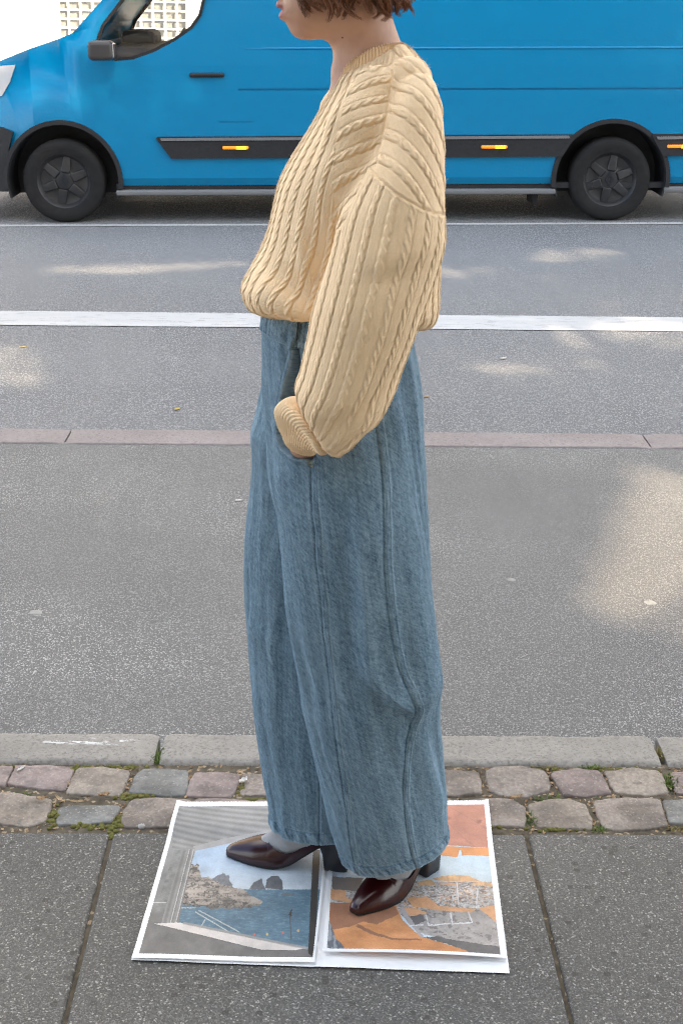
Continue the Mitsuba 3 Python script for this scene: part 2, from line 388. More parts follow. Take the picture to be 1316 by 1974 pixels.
def facade(key, x0, x1, y, facing, z0, floors, floor_h, base_h, wall_mat, base_mat, skip=None, win=(1.15, 1.55), pitch=2.4):
    """a street front with real openings: wall (base and upper part), sills, window frames with panes, a cornice; facing = -1 looks towards -y"""
    t = 0.4
    ya, yb = (y, y + t) if facing < 0 else (y - t, y)

    def wall(name, xa, xb, za, zb, holes, m):
        p = sbox(xa, za, xb, zb).difference(shapely.union_all([sbox(*h) for h in holes])) if holes else sbox(xa, za, xb, zb)
        e = trimesh.creation.extrude_polygon(p, t, engine='earcut')
        v = e.vertices.copy(); e.vertices = np.column_stack([v[:, 0], ya + v[:, 2], v[:, 1]]); e.invert()
        add(name, e, m, key)
    wins = []
    n = int((x1 - x0 - 1.2) / pitch)
    for k in range(n):
        cx = x0 + (x1 - x0) / 2 + (k - (n - 1) / 2) * pitch
        for fl in range(floors):
            zc = z0 + base_h + fl * floor_h + 0.85
            wins.append((cx - win[0] / 2, zc, cx + win[0] / 2, zc + win[1]))
    low = skip or []
    wall('wall', x0, x1, z0 + base_h, z0 + base_h + floors * floor_h + .6, wins, wall_mat)
    wall('base_wall', x0, x1, z0, z0 + base_h - .004, [tuple(h[:4]) for h in low], base_mat)
    top = z0 + base_h + floors * floor_h + .6
    s = facing
    yo = y + s * 0.22
    add('cornice', box3(x0 - .1, x1 + .1, min(yo, y + .0 - s * .1), max(yo, y - s * .1), top + .003, top + .35), base_mat, key)
    yb2 = y + s * .07
    add('string_course', box3(x0, x1, min(yb2, y - s * .002), max(yb2, y - s * .002), z0 + base_h - .16, z0 + base_h - .02), base_mat, key)
    for w in wins:
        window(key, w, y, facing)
    return top


def window(key, w, y, facing, bars_x=1, bars_z=2):
    x0, z0, x1, z1 = w
    b = 0.07; yi = y - facing * 0.14
    ya, yb = sorted((yi, yi - facing * 0.06))
    parts = [box3(x0, x0 + b, ya, yb, z0, z1), box3(x1 - b, x1, ya, yb, z0, z1), box3(x0 + b, x1 - b, ya, yb, z0, z0 + b), box3(x0 + b, x1 - b, ya, yb, z1 - b, z1)]
    for k in range(bars_x):
        xc = x0 + (x1 - x0) * (k + 1) / (bars_x + 1); parts.append(box3(xc - .03, xc + .03, ya + .005, yb - .005, z0 + b, z1 - b))
    for k in range(bars_z - 1):
        zc = z0 + (z1 - z0) * .66; parts.append(box3(x0 + b, x1 - b, ya + .008, yb - .008, zc - .025, zc + .025))
    wk = add('window', cat(parts), 'm_frame_white', key)
    ym = (ya + yb) / 2
    q = tm([[x0 + b, ym, z0 + b], [x1 - b, ym, z0 + b], [x1 - b, ym, z1 - b], [x0 + b, ym, z1 - b]], [[0, 1, 2], [0, 2, 3]])
    scene[wk + '__pane'] = ply(q, 'm_pane')
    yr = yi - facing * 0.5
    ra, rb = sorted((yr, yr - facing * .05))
    scene[wk + '__dark_room_panel'] = ply(box3(x0 - .1, x1 + .1, ra, rb, z0 - .1, z1 + .1), 'm_dark_room')  # dark panel added in place of the unlit room behind the pane


far = thing('apartment_building', 'sunlit pale building across the street with a white gridded shop window at street level', 'building')
GRID = (-3.90, 0.72, -1.96, 2.72)
shop = [GRID, (-1.45, -0.02, -0.5, 2.5), (0.2, 0.72, 2.2, 2.72), (3.2, 0.72, 5.2, 2.72), (-9.2, 0.72, -6.9, 2.72), (6.4, -.02, 7.4, 2.5), (8.4, .72, 10.4, 2.72), (-12.6, .72, -10.6, 2.72)]
facade(far, -16, 16, 22.0, -1, -0.03, 4, 3.2, 3.6, 'm_beige_wall', 'm_white_wall', skip=shop)
for i, (a, z0, b, z1) in enumerate(shop):
    if z0 < 0.5:
        add('door', box3(a + .02, b - .02, 22.15, 22.2, z0 + .02, z1 - .02), 'm_door_green', far)
        continue
    # white lattice window: about 0.18 x 0.13 m cells before clear glass and an added pale haze board
    parts = []
    nx, nz = round((b - a) / 0.182), round((z1 - z0) / 0.128)
    for k in range(nx + 1):
        x = a + (b - a) * k / nx; wd = .05 if k in (0, nx) else .016
        parts.append(box3(max(a, x - wd), min(b, x + wd), 22.10, 22.135, z0, z1))
    for k in range(nz + 1):
        z = z0 + (z1 - z0) * k / nz; wd = .05 if k in (0, nz) else .014
        parts.append(box3(a + .052, b - .052, 22.104, 22.131, max(z0, z - wd), min(z1, z + wd)))
    w = add('lattice_window', cat(parts), 'm_frame_white', far)
    scene[w + '__pane'] = ply(tm([[a, 22.15, z0], [b, 22.15, z0], [b, 22.15, z1], [a, 22.15, z1]], [[0, 1, 2], [0, 2, 3]]), 'm_pane')
    scene[w + '__haze_board'] = ply(box3(a - .3, b + .3, 22.5, 22.55, z0 - .3, z1 + .3), 'm_haze_grey')  # added board, its pale grey paints the washed-out haze behind the bars
near = thing('plaster_building', 'low plastered building on the near side of the street, behind the photographer', 'building')  # added for the light: pale wall bounces it, its bulk blocks sky
facade(near, -14, 14, -11.0, 1, 0.0, 1, 3.2, 3.4, 'm_plaster_wall', 'm_beige_wall', skip=[(-6, .7, -4, 2.7), (-2, .7, 0, 2.7), (2, .7, 4, 2.7)])
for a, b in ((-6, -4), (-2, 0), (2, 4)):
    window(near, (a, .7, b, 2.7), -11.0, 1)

scene['m_leaf'] = {'type': 'principledthin', 'base_color': proc(lambda p, n, uv: mix((0.035, 0.075, 0.014), (0.085, 0.145, 0.03), cell_rand(dr.floor(p.x * 6), dr.floor(p.y * 6), dr.floor(p.z * 6)))), 'roughness': 0.45, 'diff_trans': 0.7}
bsdf('m_bark', lambda p, n, uv: mix((0.05, 0.042, 0.034), (0.15, 0.13, 0.11), fbm(p.x * 14, p.y * 14, p.z * 3, 4)), 0.9, 0.1, bump=lambda p, n, uv: fbm(p.x * 20, p.y * 20, p.z * 4, 3) * 0.02)

# gaps in the crowns through which the sun reaches the street: their outline on the ground, share of leaves gone
GAPS = [([(1.36, 9.42), (1.58, 9.92), (2.10, 9.92), (2.0, 9.62), (1.62, 9.40)], .98), ([(.30, 8.82), (.42, 9.2), (1.30, 9.2), (.9, 8.86)], .96), ([(-1.9, 8.95), (-1.7, 9.2), (-.45, 9.42), (-.4, 9.3), (-1.2, 8.9)], .97), ([(1.25, 7.0), (1.25, 7.5), (2.5, 7.75), (2.5, 7.1)], .96), ([(.65, 6.45), (.75, 6.75), (1.45, 6.8), (1.3, 6.45)], .92), ([(-2.2, 6.0), (-2.2, 7.1), (-1.35, 7.0), (-1.25, 6.2)], .9), ([(1.12, 4.95), (.70, 3.66), (1.1, 3.36), (2.7, 3.40), (2.7, 5.0)], 1.0)]


def tree(name, label, x, y, h0, rx, rz, zc, n_leaf, seed):
    r = np.random.default_rng(seed)
    key = thing(name, label, 'tree', 'street trees along the near pavement')
    limbs = []
    path = [(x, y, -0.1), (x + .03, y, 1.5), (x - .02, y + .04, h0), (x + .1, y - .05, zc), (x, y, zc + rz * .6)]
    limbs.append(tube([spl(t, [0, .25, .5, .75, 1], path) for t in np.linspace(0, 1, 16)], np.linspace(.2, .04, 16), 12))
    tips = []
    for k in range(16):
        a = k * 2.4 + r.uniform(0, .6); z = r.uniform(h0 - .2, zc + rz * .3)
        L = rx * r.uniform(.6, .85)
        p0 = np.array([x, y, z]); p3 = p0 + [math.cos(a) * L, math.sin(a) * L, r.uniform(.8, 2.4)]
        pts = [p0 + (p3 - p0) * t + [0, 0, .5 * math.sin(t * PI)] for t in np.linspace(0, 1, 7)]
        limbs.append(tube(pts, np.linspace(.055, .010, 7), 7)); tips += pts[2:]
    add('trunk', cat(limbs), 'm_bark', key, smooth=True)
    # leaf clumps in the crown's volume
    nc = 620
    d = r.normal(size=(nc, 3)); d /= np.linalg.norm(d, axis=1, keepdims=True)
    rad = r.uniform(.12, 1, nc) ** .45
    C = d * rad[:, None] * [rx, rx, rz] * (0.85 + .3 * meshkit.noise(d * 2.2 + seed)[:, None]) + [x, y, zc]
    C = C[C[:, 2] > h0 - .3]
    P = C[r.integers(0, len(C), n_leaf)] + r.normal(size=(n_leaf, 3)) * [.5, .5, .38]
    g = P[:, :2] - SUN[:2] / SUN[2] * (P[:, 2:3] + .13)
    keep = np.ones(n_leaf, bool)
    for outline, share in GAPS:
        keep &= ~(shapely.contains_xy(Polygon(outline), g[:, 0], g[:, 1]) & (r.random(n_leaf) < share))
    P = P[keep]; n = len(P)
    ax = r.normal(size=(n, 3)); ax[:, 2] *= .5; ax /= np.linalg.norm(ax, axis=1, keepdims=True)
    nn = r.normal(size=(n, 3)) * .55 + [0, 0, 1]; b = np.cross(nn, ax); b /= np.linalg.norm(b, axis=1, keepdims=True)
    L = r.uniform(.055, .085, n)[:, None]
    v = np.stack([P - ax * L, P + b * L * .55, P + ax * L, P - b * L * .55], 1).reshape(-1, 3)
    i = np.arange(n)[:, None] * 4
    add('crown', tm(v, np.vstack([i + [0, 1, 2], i + [0, 2, 3]])), 'm_leaf', key)


tree('street_tree', 'leafy street tree on the pavement behind the photographer', 4.4, -4.8, 4.6, 5.9, 4.0, 8.5, 165000, 4)
tree('street_tree', 'second leafy street tree on the pavement behind the photographer, farther left', -8.6, -4.8, 4.4, 4.6, 3.4, 8.0, 40000, 5)

# ---------------------------------------------------------------- the blue van
scene['m_van_blue'] = {'type': 'twosided', 'bsdf': {'type': 'roughplastic', 'diffuse_reflectance': {'type': 'rgb', 'value': [0.0005, 0.225, 0.45]}, 'int_ior': 1.45, 'alpha': 0.07, 'distribution': 'ggx'}}
bsdf('m_black_plastic', lambda p, n, uv: mix((0.016, 0.017, 0.019), (0.026, 0.027, 0.030), fbm(p.x * 60, p.y * 60, p.z * 60, 2)), 0.5, 0.4)
bsdf('m_grey_plastic', (0.17, 0.175, 0.18), 0.4, 0.5)
bsdf('m_rubber', lambda p, n, uv: mix((0.012, 0.012, 0.013), (0.022, 0.021, 0.021), fbm(p.x * 20, p.y * 20, p.z * 20, 3)), 0.75, 0.25)
bsdf('m_wheel_grey', lambda p, n, uv: mix((0.028, 0.028, 0.030), (0.055, 0.054, 0.056), fbm(p.x * 12, p.y * 12, p.z * 12, 3)), 0.42, 0.5, metallic=0.4)
bsdf('m_emblem', (0.03, 0.035, 0.045), 0.25, 0.6, metallic=0.5)
bsdf('m_seat', (0.03, 0.03, 0.033), 0.85, 0.2)
bsdf('m_cab', (0.045, 0.045, 0.048), 0.7, 0.3)
bsdf('m_chrome', (0.6, 0.6, 0.62), 0.15, 0.5, metallic=1.0)
bsdf('m_lens_white', (0.55, 0.56, 0.58), 0.12, 0.6, clearcoat=1.0)
bsdf('m_mirror_back', (0.05, 0.045, 0.045), 0.4, 0.5)
scene['m_amber'] = {'type': 'principled', 'base_color': {'type': 'rgb', 'value': [0.85, 0.22, 0.01]}, 'roughness': 0.2, 'clearcoat': 1.0}

VAN_M = T().translate([-1.98, 12.15, -0.18]).rotate([0, 1, 0], -0.80)
VAN = thing('delivery_van', 'bright blue panel van with dark side moulding passing behind the person', 'van')


def van(name, mesh, m, parent=VAN, smooth=35, label=None, **kw):
    return add(name, mesh, m, parent, smooth=smooth, label=label, to_world=VAN_M, **kw)


def side(poly, y0, y1):
    """extrude an (X, Z) outline across the van from y0 to y1"""
    p = poly if hasattr(poly, 'exterior') else Polygon(poly)
    e = trimesh.creation.extrude_polygon(p, y1 - y0, engine='earcut')
    v = e.vertices.copy(); e.vertices = np.column_stack([v[:, 0], y0 + v[:, 2], v[:, 1]]); e.invert()
    return e


def arc(cx, cz, r, a0, a1, n=24):
    return [(cx + r * math.cos(t), cz + r * math.sin(t)) for t in np.linspace(a0, a1, n)]


PROFILE = [(-.76, .26), (-.81, .45), (-.815, .72), (-.77, .95), (-.66, 1.08), (-.5, 1.155), (-.43, 1.18), (-.2, 1.265), (.02, 1.335), (.14, 1.38), (.4, 1.64), (.72, 1.96), (.92, 2.16), (1.08, 2.27), (1.35, 2.35), (1.9, 2.39), (5.2, 2.39), (5.3, 2.33), (5.33, .6), (5.31, .27)]
body = man(side(Polygon(PROFILE).buffer(.03).buffer(-.03), -1.2, 1.2))
front = [(-.93, .2), (-.985, .32), (-.998, .6), (-1.0, .9), (-.995, 1.15), (-.975, 1.45), (-.935, 1.9), (-.90, 2.15), (-.84, 2.29), (-.70, 2.37), (-.4, 2.41)]
front = front + [(-a, b) for a, b in front[::-1]]
fe = trimesh.creation.extrude_polygon(Polygon(front).buffer(.02).buffer(-.02), 7.0, engine='earcut'); v = fe.vertices.copy()
fe.vertices = np.column_stack([v[:, 2] - 1.2, v[:, 0], v[:, 1]])
plan = [(-.83, .45), (-.80, .66), (-.70, .82), (-.5, .915), (-.2, .965), (.2, .99), (.7, 1.05), (5.1, 1.05), (5.35, .97)]
plan = plan + [(a, -b) for a, b in plan[::-1]]
pe = trimesh.creation.extrude_polygon(Polygon(plan).buffer(.03).buffer(-.03), 3.0, engine='earcut')
body = body ^ man(fe) ^ man(pe)
WHEELS = (0.0, 4.21)
for wx in WHEELS:
    hole = arc(wx, .298, .435, -.35, PI + .35, 40)
    body = body - man(side(Polygon(hole), -1.2, -.62)) - man(side(Polygon(hole), .62, 1.2))
cab = Polygon([(.30, .55), (.30, 1.28), (.5, 1.62), (.95, 2.10), (1.2, 2.24), (1.62, 2.3), (1.62, .55)])
body = body - man(side(cab, -.93, .93))
WIN = Polygon([(.30, 1.305), (.315, 1.235), (.36, 1.20), (.45, 1.182), (.58, 1.193), (.74, 1.245), (.90, 1.325), (1.03, 1.41), (1.10, 1.50), (1.135, 1.62), (1.15, 1.8), (1.14, 1.98), (1.08, 2.04), (.98, 2.04), (.86, 1.97), (.55, 1.66), (.36, 1.44)]).buffer(.02).buffer(-.02)
body = body - man(side(WIN, -1.3, 1.3))
screen = Polygon([(.12, 1.44), (.22, 1.36), (.99, 2.13), (.90, 2.23)])
body = body - man(side(screen, -.80, .80))
for z0, x0, x1, d, h in ((.975, 1.36, 5.35, .018, .014), (1.325, 2.67, 5.35, .018, .014), (.74, 1.21, 1.46, .010, .009), (.36, .40, 1.26, .010, .010)):
    for s in (-1, 1):
        body = body - man(box3(x0, x1, min(s * (1 - d), s * 1.05), max(s * (1 - d), s * 1.05), z0 - h / 2, z0 + h / 2))
van('body', unman(body), 'm_van_blue')


def skin_y(z):
    return float(np.interp(z, [.2, .32, .6, .9, 1.15, 1.45, 1.9], [.93, .985, .998, 1.0, .995, .975, .935]))


for s in (-1, 1):
    # raised swage line, moulding strip, sill, all standing proud of the skin
    y = skin_y(1.27)
    van('swage_line', tube([(x, s * (y - .003), 1.268) for x in np.linspace(1.40, 5.28, 12)], [.004] + [.011] * 10 + [.008], 8), 'm_van_blue', smooth=True)
    gapw = .455
    spans = [[(.72, .632), (.84, .470), (4.21 - gapw + .07, .478), (4.21 - gapw + .17, .642)], [(4.21 + gapw - .17, .642), (4.21 + gapw - .07, .48), (5.25, .482), (5.25, .645)]]
    for q in spans:
        a, b = sorted((s * .985, s * 1.022)); e = man(side(Polygon(q).buffer(-.012).buffer(.012), a, b))
        k = van('side_moulding', unman(e), 'm_black_plastic')
        zt = q[0][1] if q[0][1] > .55 else .64
        a2, b2 = sorted((s * 1.0225, s * 1.034)); xs = [p[0] for p in q]
        scene[k + '__lip'] = ply(side(Polygon([(min(xs) + .05, .604), (max(xs) - .05, .614), (max(xs) - .06, .634), (min(xs) + .04, .624)]), a2, b2), 'm_grey_plastic', to_world=VAN_M)
    for x in (1.33, 3.30, 4.72):
        ya, yb = sorted((s * 1.0, s * 1.040))
        k = van('marker_lamp', rbox(x - .10, x + .10, ya, yb, .540, .564, .010, 10), 'm_amber', label='lit amber marker lamp in the dark moulding')
        scene[k]['emitter'] = {'type': 'area', 'radiance': {'type': 'rgb', 'value': [.060, .016, .0006]}}
        yc, yd = sorted((s * 1.036, s * 1.046))
        scene[k + '__bulb'] = ply(rbox(x + .005, x + .085, yc, yd, .538, .566, .0048, 10), 'm_amber', smooth=35, to_world=VAN_M, emitter={'type': 'area', 'radiance': {'type': 'rgb', 'value': [.11, .060, .004]}})
    ya, yb = sorted((s * .93, s * 1.0))
    van('sill', rbox(.40, 4.21 - .42, ya, yb, .19, .232, .012, 8), 'm_grey_plastic')
    van('sill', rbox(4.21 + .42, 5.3, ya, yb, .20, .245, .012, 8), 'm_grey_plastic')
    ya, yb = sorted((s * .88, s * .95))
    van('sill_shadow_rail', box3(.40, 5.3, ya, yb, .233, .275), 'm_black_plastic', smooth=False)  # black strip added to stand in for the shaded gap above the sill
    ya, yb = sorted((s * .99, s * 1.03))
    van('door_handle', rbox(1.0, 1.26, ya, yb, 1.065, 1.098, .014, 10), 'm_black_plastic', label='black door handle')
    # dark wheel arch rims
    for wx in WHEELS:
        ring = Polygon(arc(wx, .298, .458, -.12, PI + .12, 40) + arc(wx, .298, .426, PI + .12, -.12, 40))
        a, b = sorted((s * .90, s * 1.005)); van('wheel_arch', side(ring, a, b), 'm_black_plastic')
# wheel house linings
for wx in WHEELS:
    ring = Polygon(arc(wx, .298, .434, -.3, PI + .3, 40) + arc(wx, .298, .42, PI + .3, -.3, 40))
    for a, b in ((-.985, -.6), (.6, .985)):
        van('wheel_house', side(ring, a, b), 'm_black_plastic')
for wx in WHEELS:
    for s in (-1, 1):
        a, b = sorted((s * .600, s * .635)); van('wheel_house', side(Polygon(arc(wx, .298, .432, -.3, PI + .3, 40)), a, b), 'm_black_plastic')
# front bumper and headlights
bump = Polygon([(-.86, .22), (-.875, .45), (-.86, .70), (-.62, .72), (-.44, .700), (-.36, .665), (-.40, .55), (-.43, .40), (-.42, .22)])
bp = [(-.88, .5), (-.845, .70), (-.73, .87), (-.5, .955), (-.2, 1.008), (.1, 1.012)]
bpe = trimesh.creation.extrude_polygon(Polygon(bp + [(a, -b) for a, b in bp[::-1]]).buffer(.03).buffer(-.03), 2, engine='earcut')
van('front_bumper', unman(man(side(bump.buffer(.02).buffer(-.02), -1.2, 1.2)) ^ man(bpe)), 'm_black_plastic', label='black front bumper')
hl = Polygon([(-.77, .93), (-.70, 1.03), (-.45, 1.145), (-.305, 1.155), (-.36, 1.03), (-.43, .93), (-.55, .90)])
hp = [(-.835, .43), (-.81, .665), (-.705, .83), (-.5, .925), (-.2, .978)]
hpe = trimesh.creation.extrude_polygon(Polygon(hp + [(a, -b) for a, b in hp[::-1]]), 2, engine='earcut')
hh = man(side(hl.buffer(.012).buffer(-.012), -1.2, 1.2)) ^ man(hpe)
van('headlight', unman(hh - man(box3(-2, 2, -.6, 2, 0, 2))), 'm_lens_white', label='clear headlight at the nose of the van')
van('headlight', unman(hh - man(box3(-2, 2, -2, .6, 0, 2))), 'm_lens_white')


def revolve(profile, n=48):
    """profile of (radius, y): axis along y"""
    p = np.array(profile, float); a = np.arange(n) * 2 * PI / n
    v = np.stack([p[:, None, 0] * np.cos(a), np.repeat(p[:, 1:2], n, 1), p[:, None, 0] * np.sin(a)], -1).reshape(-1, 3)
    m = tm(v, grid_faces(len(p), n, True)); trimesh.repair.fix_inversion(m)
    return m


for wx in WHEELS:
    for s in (-1, 1):
        off = np.array([wx, 0, .298])
        prof = [(.205, -.10), (.25, -.112), (.292, -.108), (.311, -.09), (.316, -.06), (.316, .06), (.311, .09), (.29, .11), (.205, .10)]
        t = revolve(prof); t.apply_translation(off + [0, s * .875, 0])
        w = van('wheel', t, 'm_rubber', smooth=40, label=None)
        rim = [(.212, -.085), (.205, -.096), (.192, -.084), (.178, -.06), (.12, -.048), (.075, -.062), (.06, -.075), (.0, -.078)]
        rm = revolve(rim + [(.0, .05), (.2, .05)])
        if s > 0:
            rm.apply_transform(np.diag([1, -1, 1, 1])); rm.invert()
        rm.apply_translation(off + [0, s * .875, 0])
        scene[w + '__hubcap'] = ply(rm, 'm_wheel_grey', smooth=30, to_world=VAN_M)
        sp = []
        for k in range(6):
            a = k * PI / 3 + .35
            bx = rbox(.065, .19, -.03, .03, -.012, .012, .009, 8)
            bx.vertices = np.column_stack([bx.vertices[:, 0], s * (.072 - .14 * (bx.vertices[:, 0] - .065)) + bx.vertices[:, 2], bx.vertices[:, 1] * (1.2 - 2.0 * (bx.vertices[:, 0] - .065))])
            c, d = math.cos(a), math.sin(a)
            vv = bx.vertices.copy(); bx.vertices = np.column_stack([vv[:, 0] * c - vv[:, 2] * d, vv[:, 1], vv[:, 0] * d + vv[:, 2] * c])
            bx.apply_translation(off + [0, s * .875, 0]); sp.append(bx)
        scene[w + '__spoke'] = ply(cat(sp), 'm_wheel_grey', smooth=30, to_world=VAN_M)
        dia = Polygon([(0, .058), (.036, 0), (0, -.058), (-.036, 0)]).difference(Polygon([(0, .026), (.014, 0), (0, -.026), (-.014, 0)]))
        e = side(dia, *sorted((s * .945, s * .962))); e.apply_translation(off)
        scene[w + '__emblem'] = ply(e, 'm_emblem', to_world=VAN_M)
van('axle', tube([(4.21, -.7, .298), (4.21, .7, .298)], .06, 10), 'm_black_plastic', smooth=True)
van('underbody', box3(-.5, 5.2, -.55, .55, .24, .30), 'm_black_plastic', smooth=False)
van('mud_flap', box3(3.62, 3.66, -.95, -.62, .10, .30), 'm_rubber', smooth=False)
# cab: glass, mirror, seats, dashboard, wheel
for s in (-1, 1):
    g = trimesh.creation.triangulate_polygon(WIN.buffer(.012), engine='earcut')
    v2 = np.asarray(g[0]); yy = np.array([s * (skin_y(z) - .03) for z in v2[:, 1]])
    van('side_window', tm(np.column_stack([v2[:, 0], yy, v2[:, 1]]), g[1]), 'm_pane', smooth=False)
    seal = WIN.difference(WIN.buffer(-.022))
    a, b = sorted((s * .935, s * .985)); van('window_seal', side(seal, a, b), 'm_black_plastic')
    a, b = sorted((s * 1.09, s * 1.26))
    mi_ = rbox(.285, .47, a, b, 1.195, 1.335, .035, 14)
    mk = van('wing_mirror', mi_, 'm_mirror_back', label='dark wing mirror')
    scene[mk + '__glass'] = ply(rbox(.462, .474, a + .02, b - .02, 1.215, 1.315, .005, 8), 'm_chrome', to_world=VAN_M)
    scene[mk + '__arm'] = ply(rbox(.33, .42, *sorted((s * .97, s * 1.12)), 1.215, 1.25, .012, 8), 'm_black_plastic', smooth=30, to_world=VAN_M)
    st = cat([rbox(1.0, 1.45, s * .45 - .24, s * .45 + .24, .72, .86, .05, 10), rbox(1.32, 1.48, s * .45 - .22, s * .45 + .22, .8, 1.50, .06, 10)])
    sk = van('seat', st, 'm_seat')
    scene[sk + '__headrest'] = ply(rbox(1.36, 1.47, s * .45 - .13, s * .45 + .13, 1.54, 1.74, .045, 10), 'm_seat', smooth=30, to_world=VAN_M)
van('dashboard', cat([rbox(.30, .70, -.90, .90, .75, 1.27, .06, 12), rbox(.34, .62, .15, .72, 1.2, 1.37, .05, 12)]), 'm_cab')
ring = [(.78 + .06 * math.cos(a) , .45 + .19 * math.sin(a), 1.20 + .17 * math.cos(a)) for a in np.linspace(0, 2 * PI, 33)]
van('steering_wheel', cat([tube(ring, .015, 8), tube([(.64, .45, 1.12), (.78, .45, 1.20)], .03, 8), tube([(.78, .27, 1.2), (.78, .63, 1.2)], .014, 6)]), 'm_cab', smooth=True)
g = np.array([[.165, -.79, 1.40], [.165, .79, 1.40], [.935, .79, 2.17], [.935, -.79, 2.17]])
van('windscreen', tm(g, [[0, 1, 2], [0, 2, 3]]), 'm_pane', smooth=False)
van('bulkhead', box3(1.60, 1.63, -.92, .92, .56, 2.29), 'm_cab', smooth=False)
# ---------------------------------------------------------------- the person: materials
LIP = np.array([-0.058, 2.222, 1.4885])


def c_skin(p, n, uv):
    c = mix((0.46, 0.255, 0.170), (0.58, 0.345, 0.24), fbm(p.x * 45, p.y * 45, p.z * 45, 3))
    c = mix(c, (0.44, 0.20, 0.15), smoothstep(0.5, 0.8, fbm(p.x * 18, p.y * 18, p.z * 18, 2)) * 0.35)
    d = dr.sqrt(dr.square((p.x + 0.0635) / 0.021) + dr.square((p.y - 2.222) / 0.0225) + dr.square((p.z - 1.4885) / 0.0135))
    c = mix(c, (0.36, 0.125, 0.12), smoothstep(1.12, 0.88, d))
    mole = dr.sqrt(dr.square(p.x - 0.0285) + dr.square(p.z - 1.4515))
    return mix(c, (0.08, 0.04, 0.03), smoothstep(0.0016, 0.0008, mole) * smoothstep(2.2, 2.19, p.y))


def c_wool(p, n, uv):
    f = fbm(p.x * 420, p.y * 420, p.z * 420, 2)
    b = fbm(p.x * 25, p.y * 25, p.z * 25, 3)
    return mix((0.75, 0.54, 0.325), (0.87, 0.655, 0.42), 0.45 * b + 0.55 * f)


def b_wool(p, n, uv):
    return fbm(p.x * 480, p.y * 480, p.z * 480, 2) * 0.0009


def b_knit(p, n, uv):
    """yarn-fine relief over the cables: strands crossing, thin grooves, wales (uv in metres across and along the cables)"""
    u, v = uv.x / 0.0325, uv.y
    odd = dr.floor(u)
    w = u - odd
    c = (w - .25) * (0.0325 / 0.0066)
    th = PI * v / 0.0150 + 1.9 * odd
    s1 = .46 * dr.sin(th)
    up = dr.cos(th)
    a = dr.sqrt(dr.clip(1 - dr.square((c - s1) / .56), 0, 1)) * (1 + .30 * up)
    b = dr.sqrt(dr.clip(1 - dr.square((c + s1) / .56), 0, 1)) * (1 - .30 * up)
    r = (w - .745) * (0.0325 / 0.0082)
    g = dr.exp(-dr.square((dr.abs(c) - 1.12) / .10)) + .8 * dr.exp(-dr.square((dr.abs(r) - 1.06) / .075))
    wale = dr.cos(uv.x * (2 * PI / .0027)) * .00010
    return dr.maximum(a, b) * .0018 - g * .0007 + wale + fbm(p.x * 480, p.y * 480, p.z * 480, 2) * 0.0008


def c_denim(p, n, uv):
    """faded indigo twill: fine slanted grain, vertical slubs, wear (uv.x) along seams and edges; uv.y is the way round the leg in metres"""
    a = uv.y
    twill = noise((a + p.z) * 480, (p.z - a) * 120, 1.0)
    grain = noise(a * 900, p.z * 420, 3.0)
    slub = fbm(a * 330, p.z * 26, 2.0, 2)
    soft = fbm(p.x * 9, p.y * 9, p.z * 4, 3)
    t = 0.40 * twill + 0.36 * grain + 0.40 * slub + 0.26 * soft - 0.22 + (uv.x - 0.5) * 0.9
    return mix((0.034, 0.080, 0.125), (0.262, 0.365, 0.435), dr.clip(t, 0, 1.2))


def b_denim(p, n, uv):
    return noise((uv.y + p.z) * 480, (p.z - uv.y) * 120, 1.0) * 0.0006 + noise(uv.y * 900, p.z * 420, 3.0) * 0.0004


bsdf('m_skin', c_skin, 0.48, 0.4, bump=lambda p, n, uv: fbm(p.x * 420, p.y * 420, p.z * 420, 2) * 0.00022)
bsdf('m_wool', c_wool, 0.95, 0.12, bump=b_wool, sheen=0.8, sheen_tint=0.1)
bsdf('m_wool_cable', c_wool, 0.95, 0.12, bump=b_knit, sheen=0.8, sheen_tint=0.1)
bsdf('m_denim', c_denim, 0.85, 0.2, bump=b_denim, sheen=0.2)
bsdf('m_denim_dark', (0.018, 0.026, 0.045), 0.9, 0.1)
bsdf('m_thread', (0.40, 0.36, 0.22), 0.8, 0.2)
bsdf('m_thread_blue', (0.20, 0.28, 0.33), 0.8, 0.2)
bsdf('m_sock', lambda p, n, uv: mix((0.27, 0.275, 0.29), (0.33, 0.335, 0.345), fbm(p.x * 500, p.y * 500, p.z * 500, 2)), 0.85, 0.15, sheen=0.4)
scene['m_patent'] = {'type': 'twosided', 'bsdf': {'type': 'roughplastic', 'diffuse_reflectance': {'type': 'rgb', 'value': [0.068, 0.0050, 0.0075]}, 'int_ior': 1.6, 'alpha': 0.045, 'distribution': 'ggx', 'nonlinear': True}}
bsdf('m_sole', (0.010, 0.010, 0.011), 0.45, 0.4)
bsdf('m_heel', (0.007, 0.009, 0.014), 0.25, 0.5, clearcoat=0.6)
bsdf('m_lining', (0.30, 0.22, 0.15), 0.7, 0.3)
bsdf('m_hair', lambda p, n, uv: mix((0.055, 0.018, 0.007), (0.30, 0.115, 0.046), noise(uv.x * 40.0, uv.y * 2.0, 0.0)), 0.38, 0.5)
bsdf('m_button', (0.25, 0.22, 0.18), 0.4, 0.5, metallic=0.7)


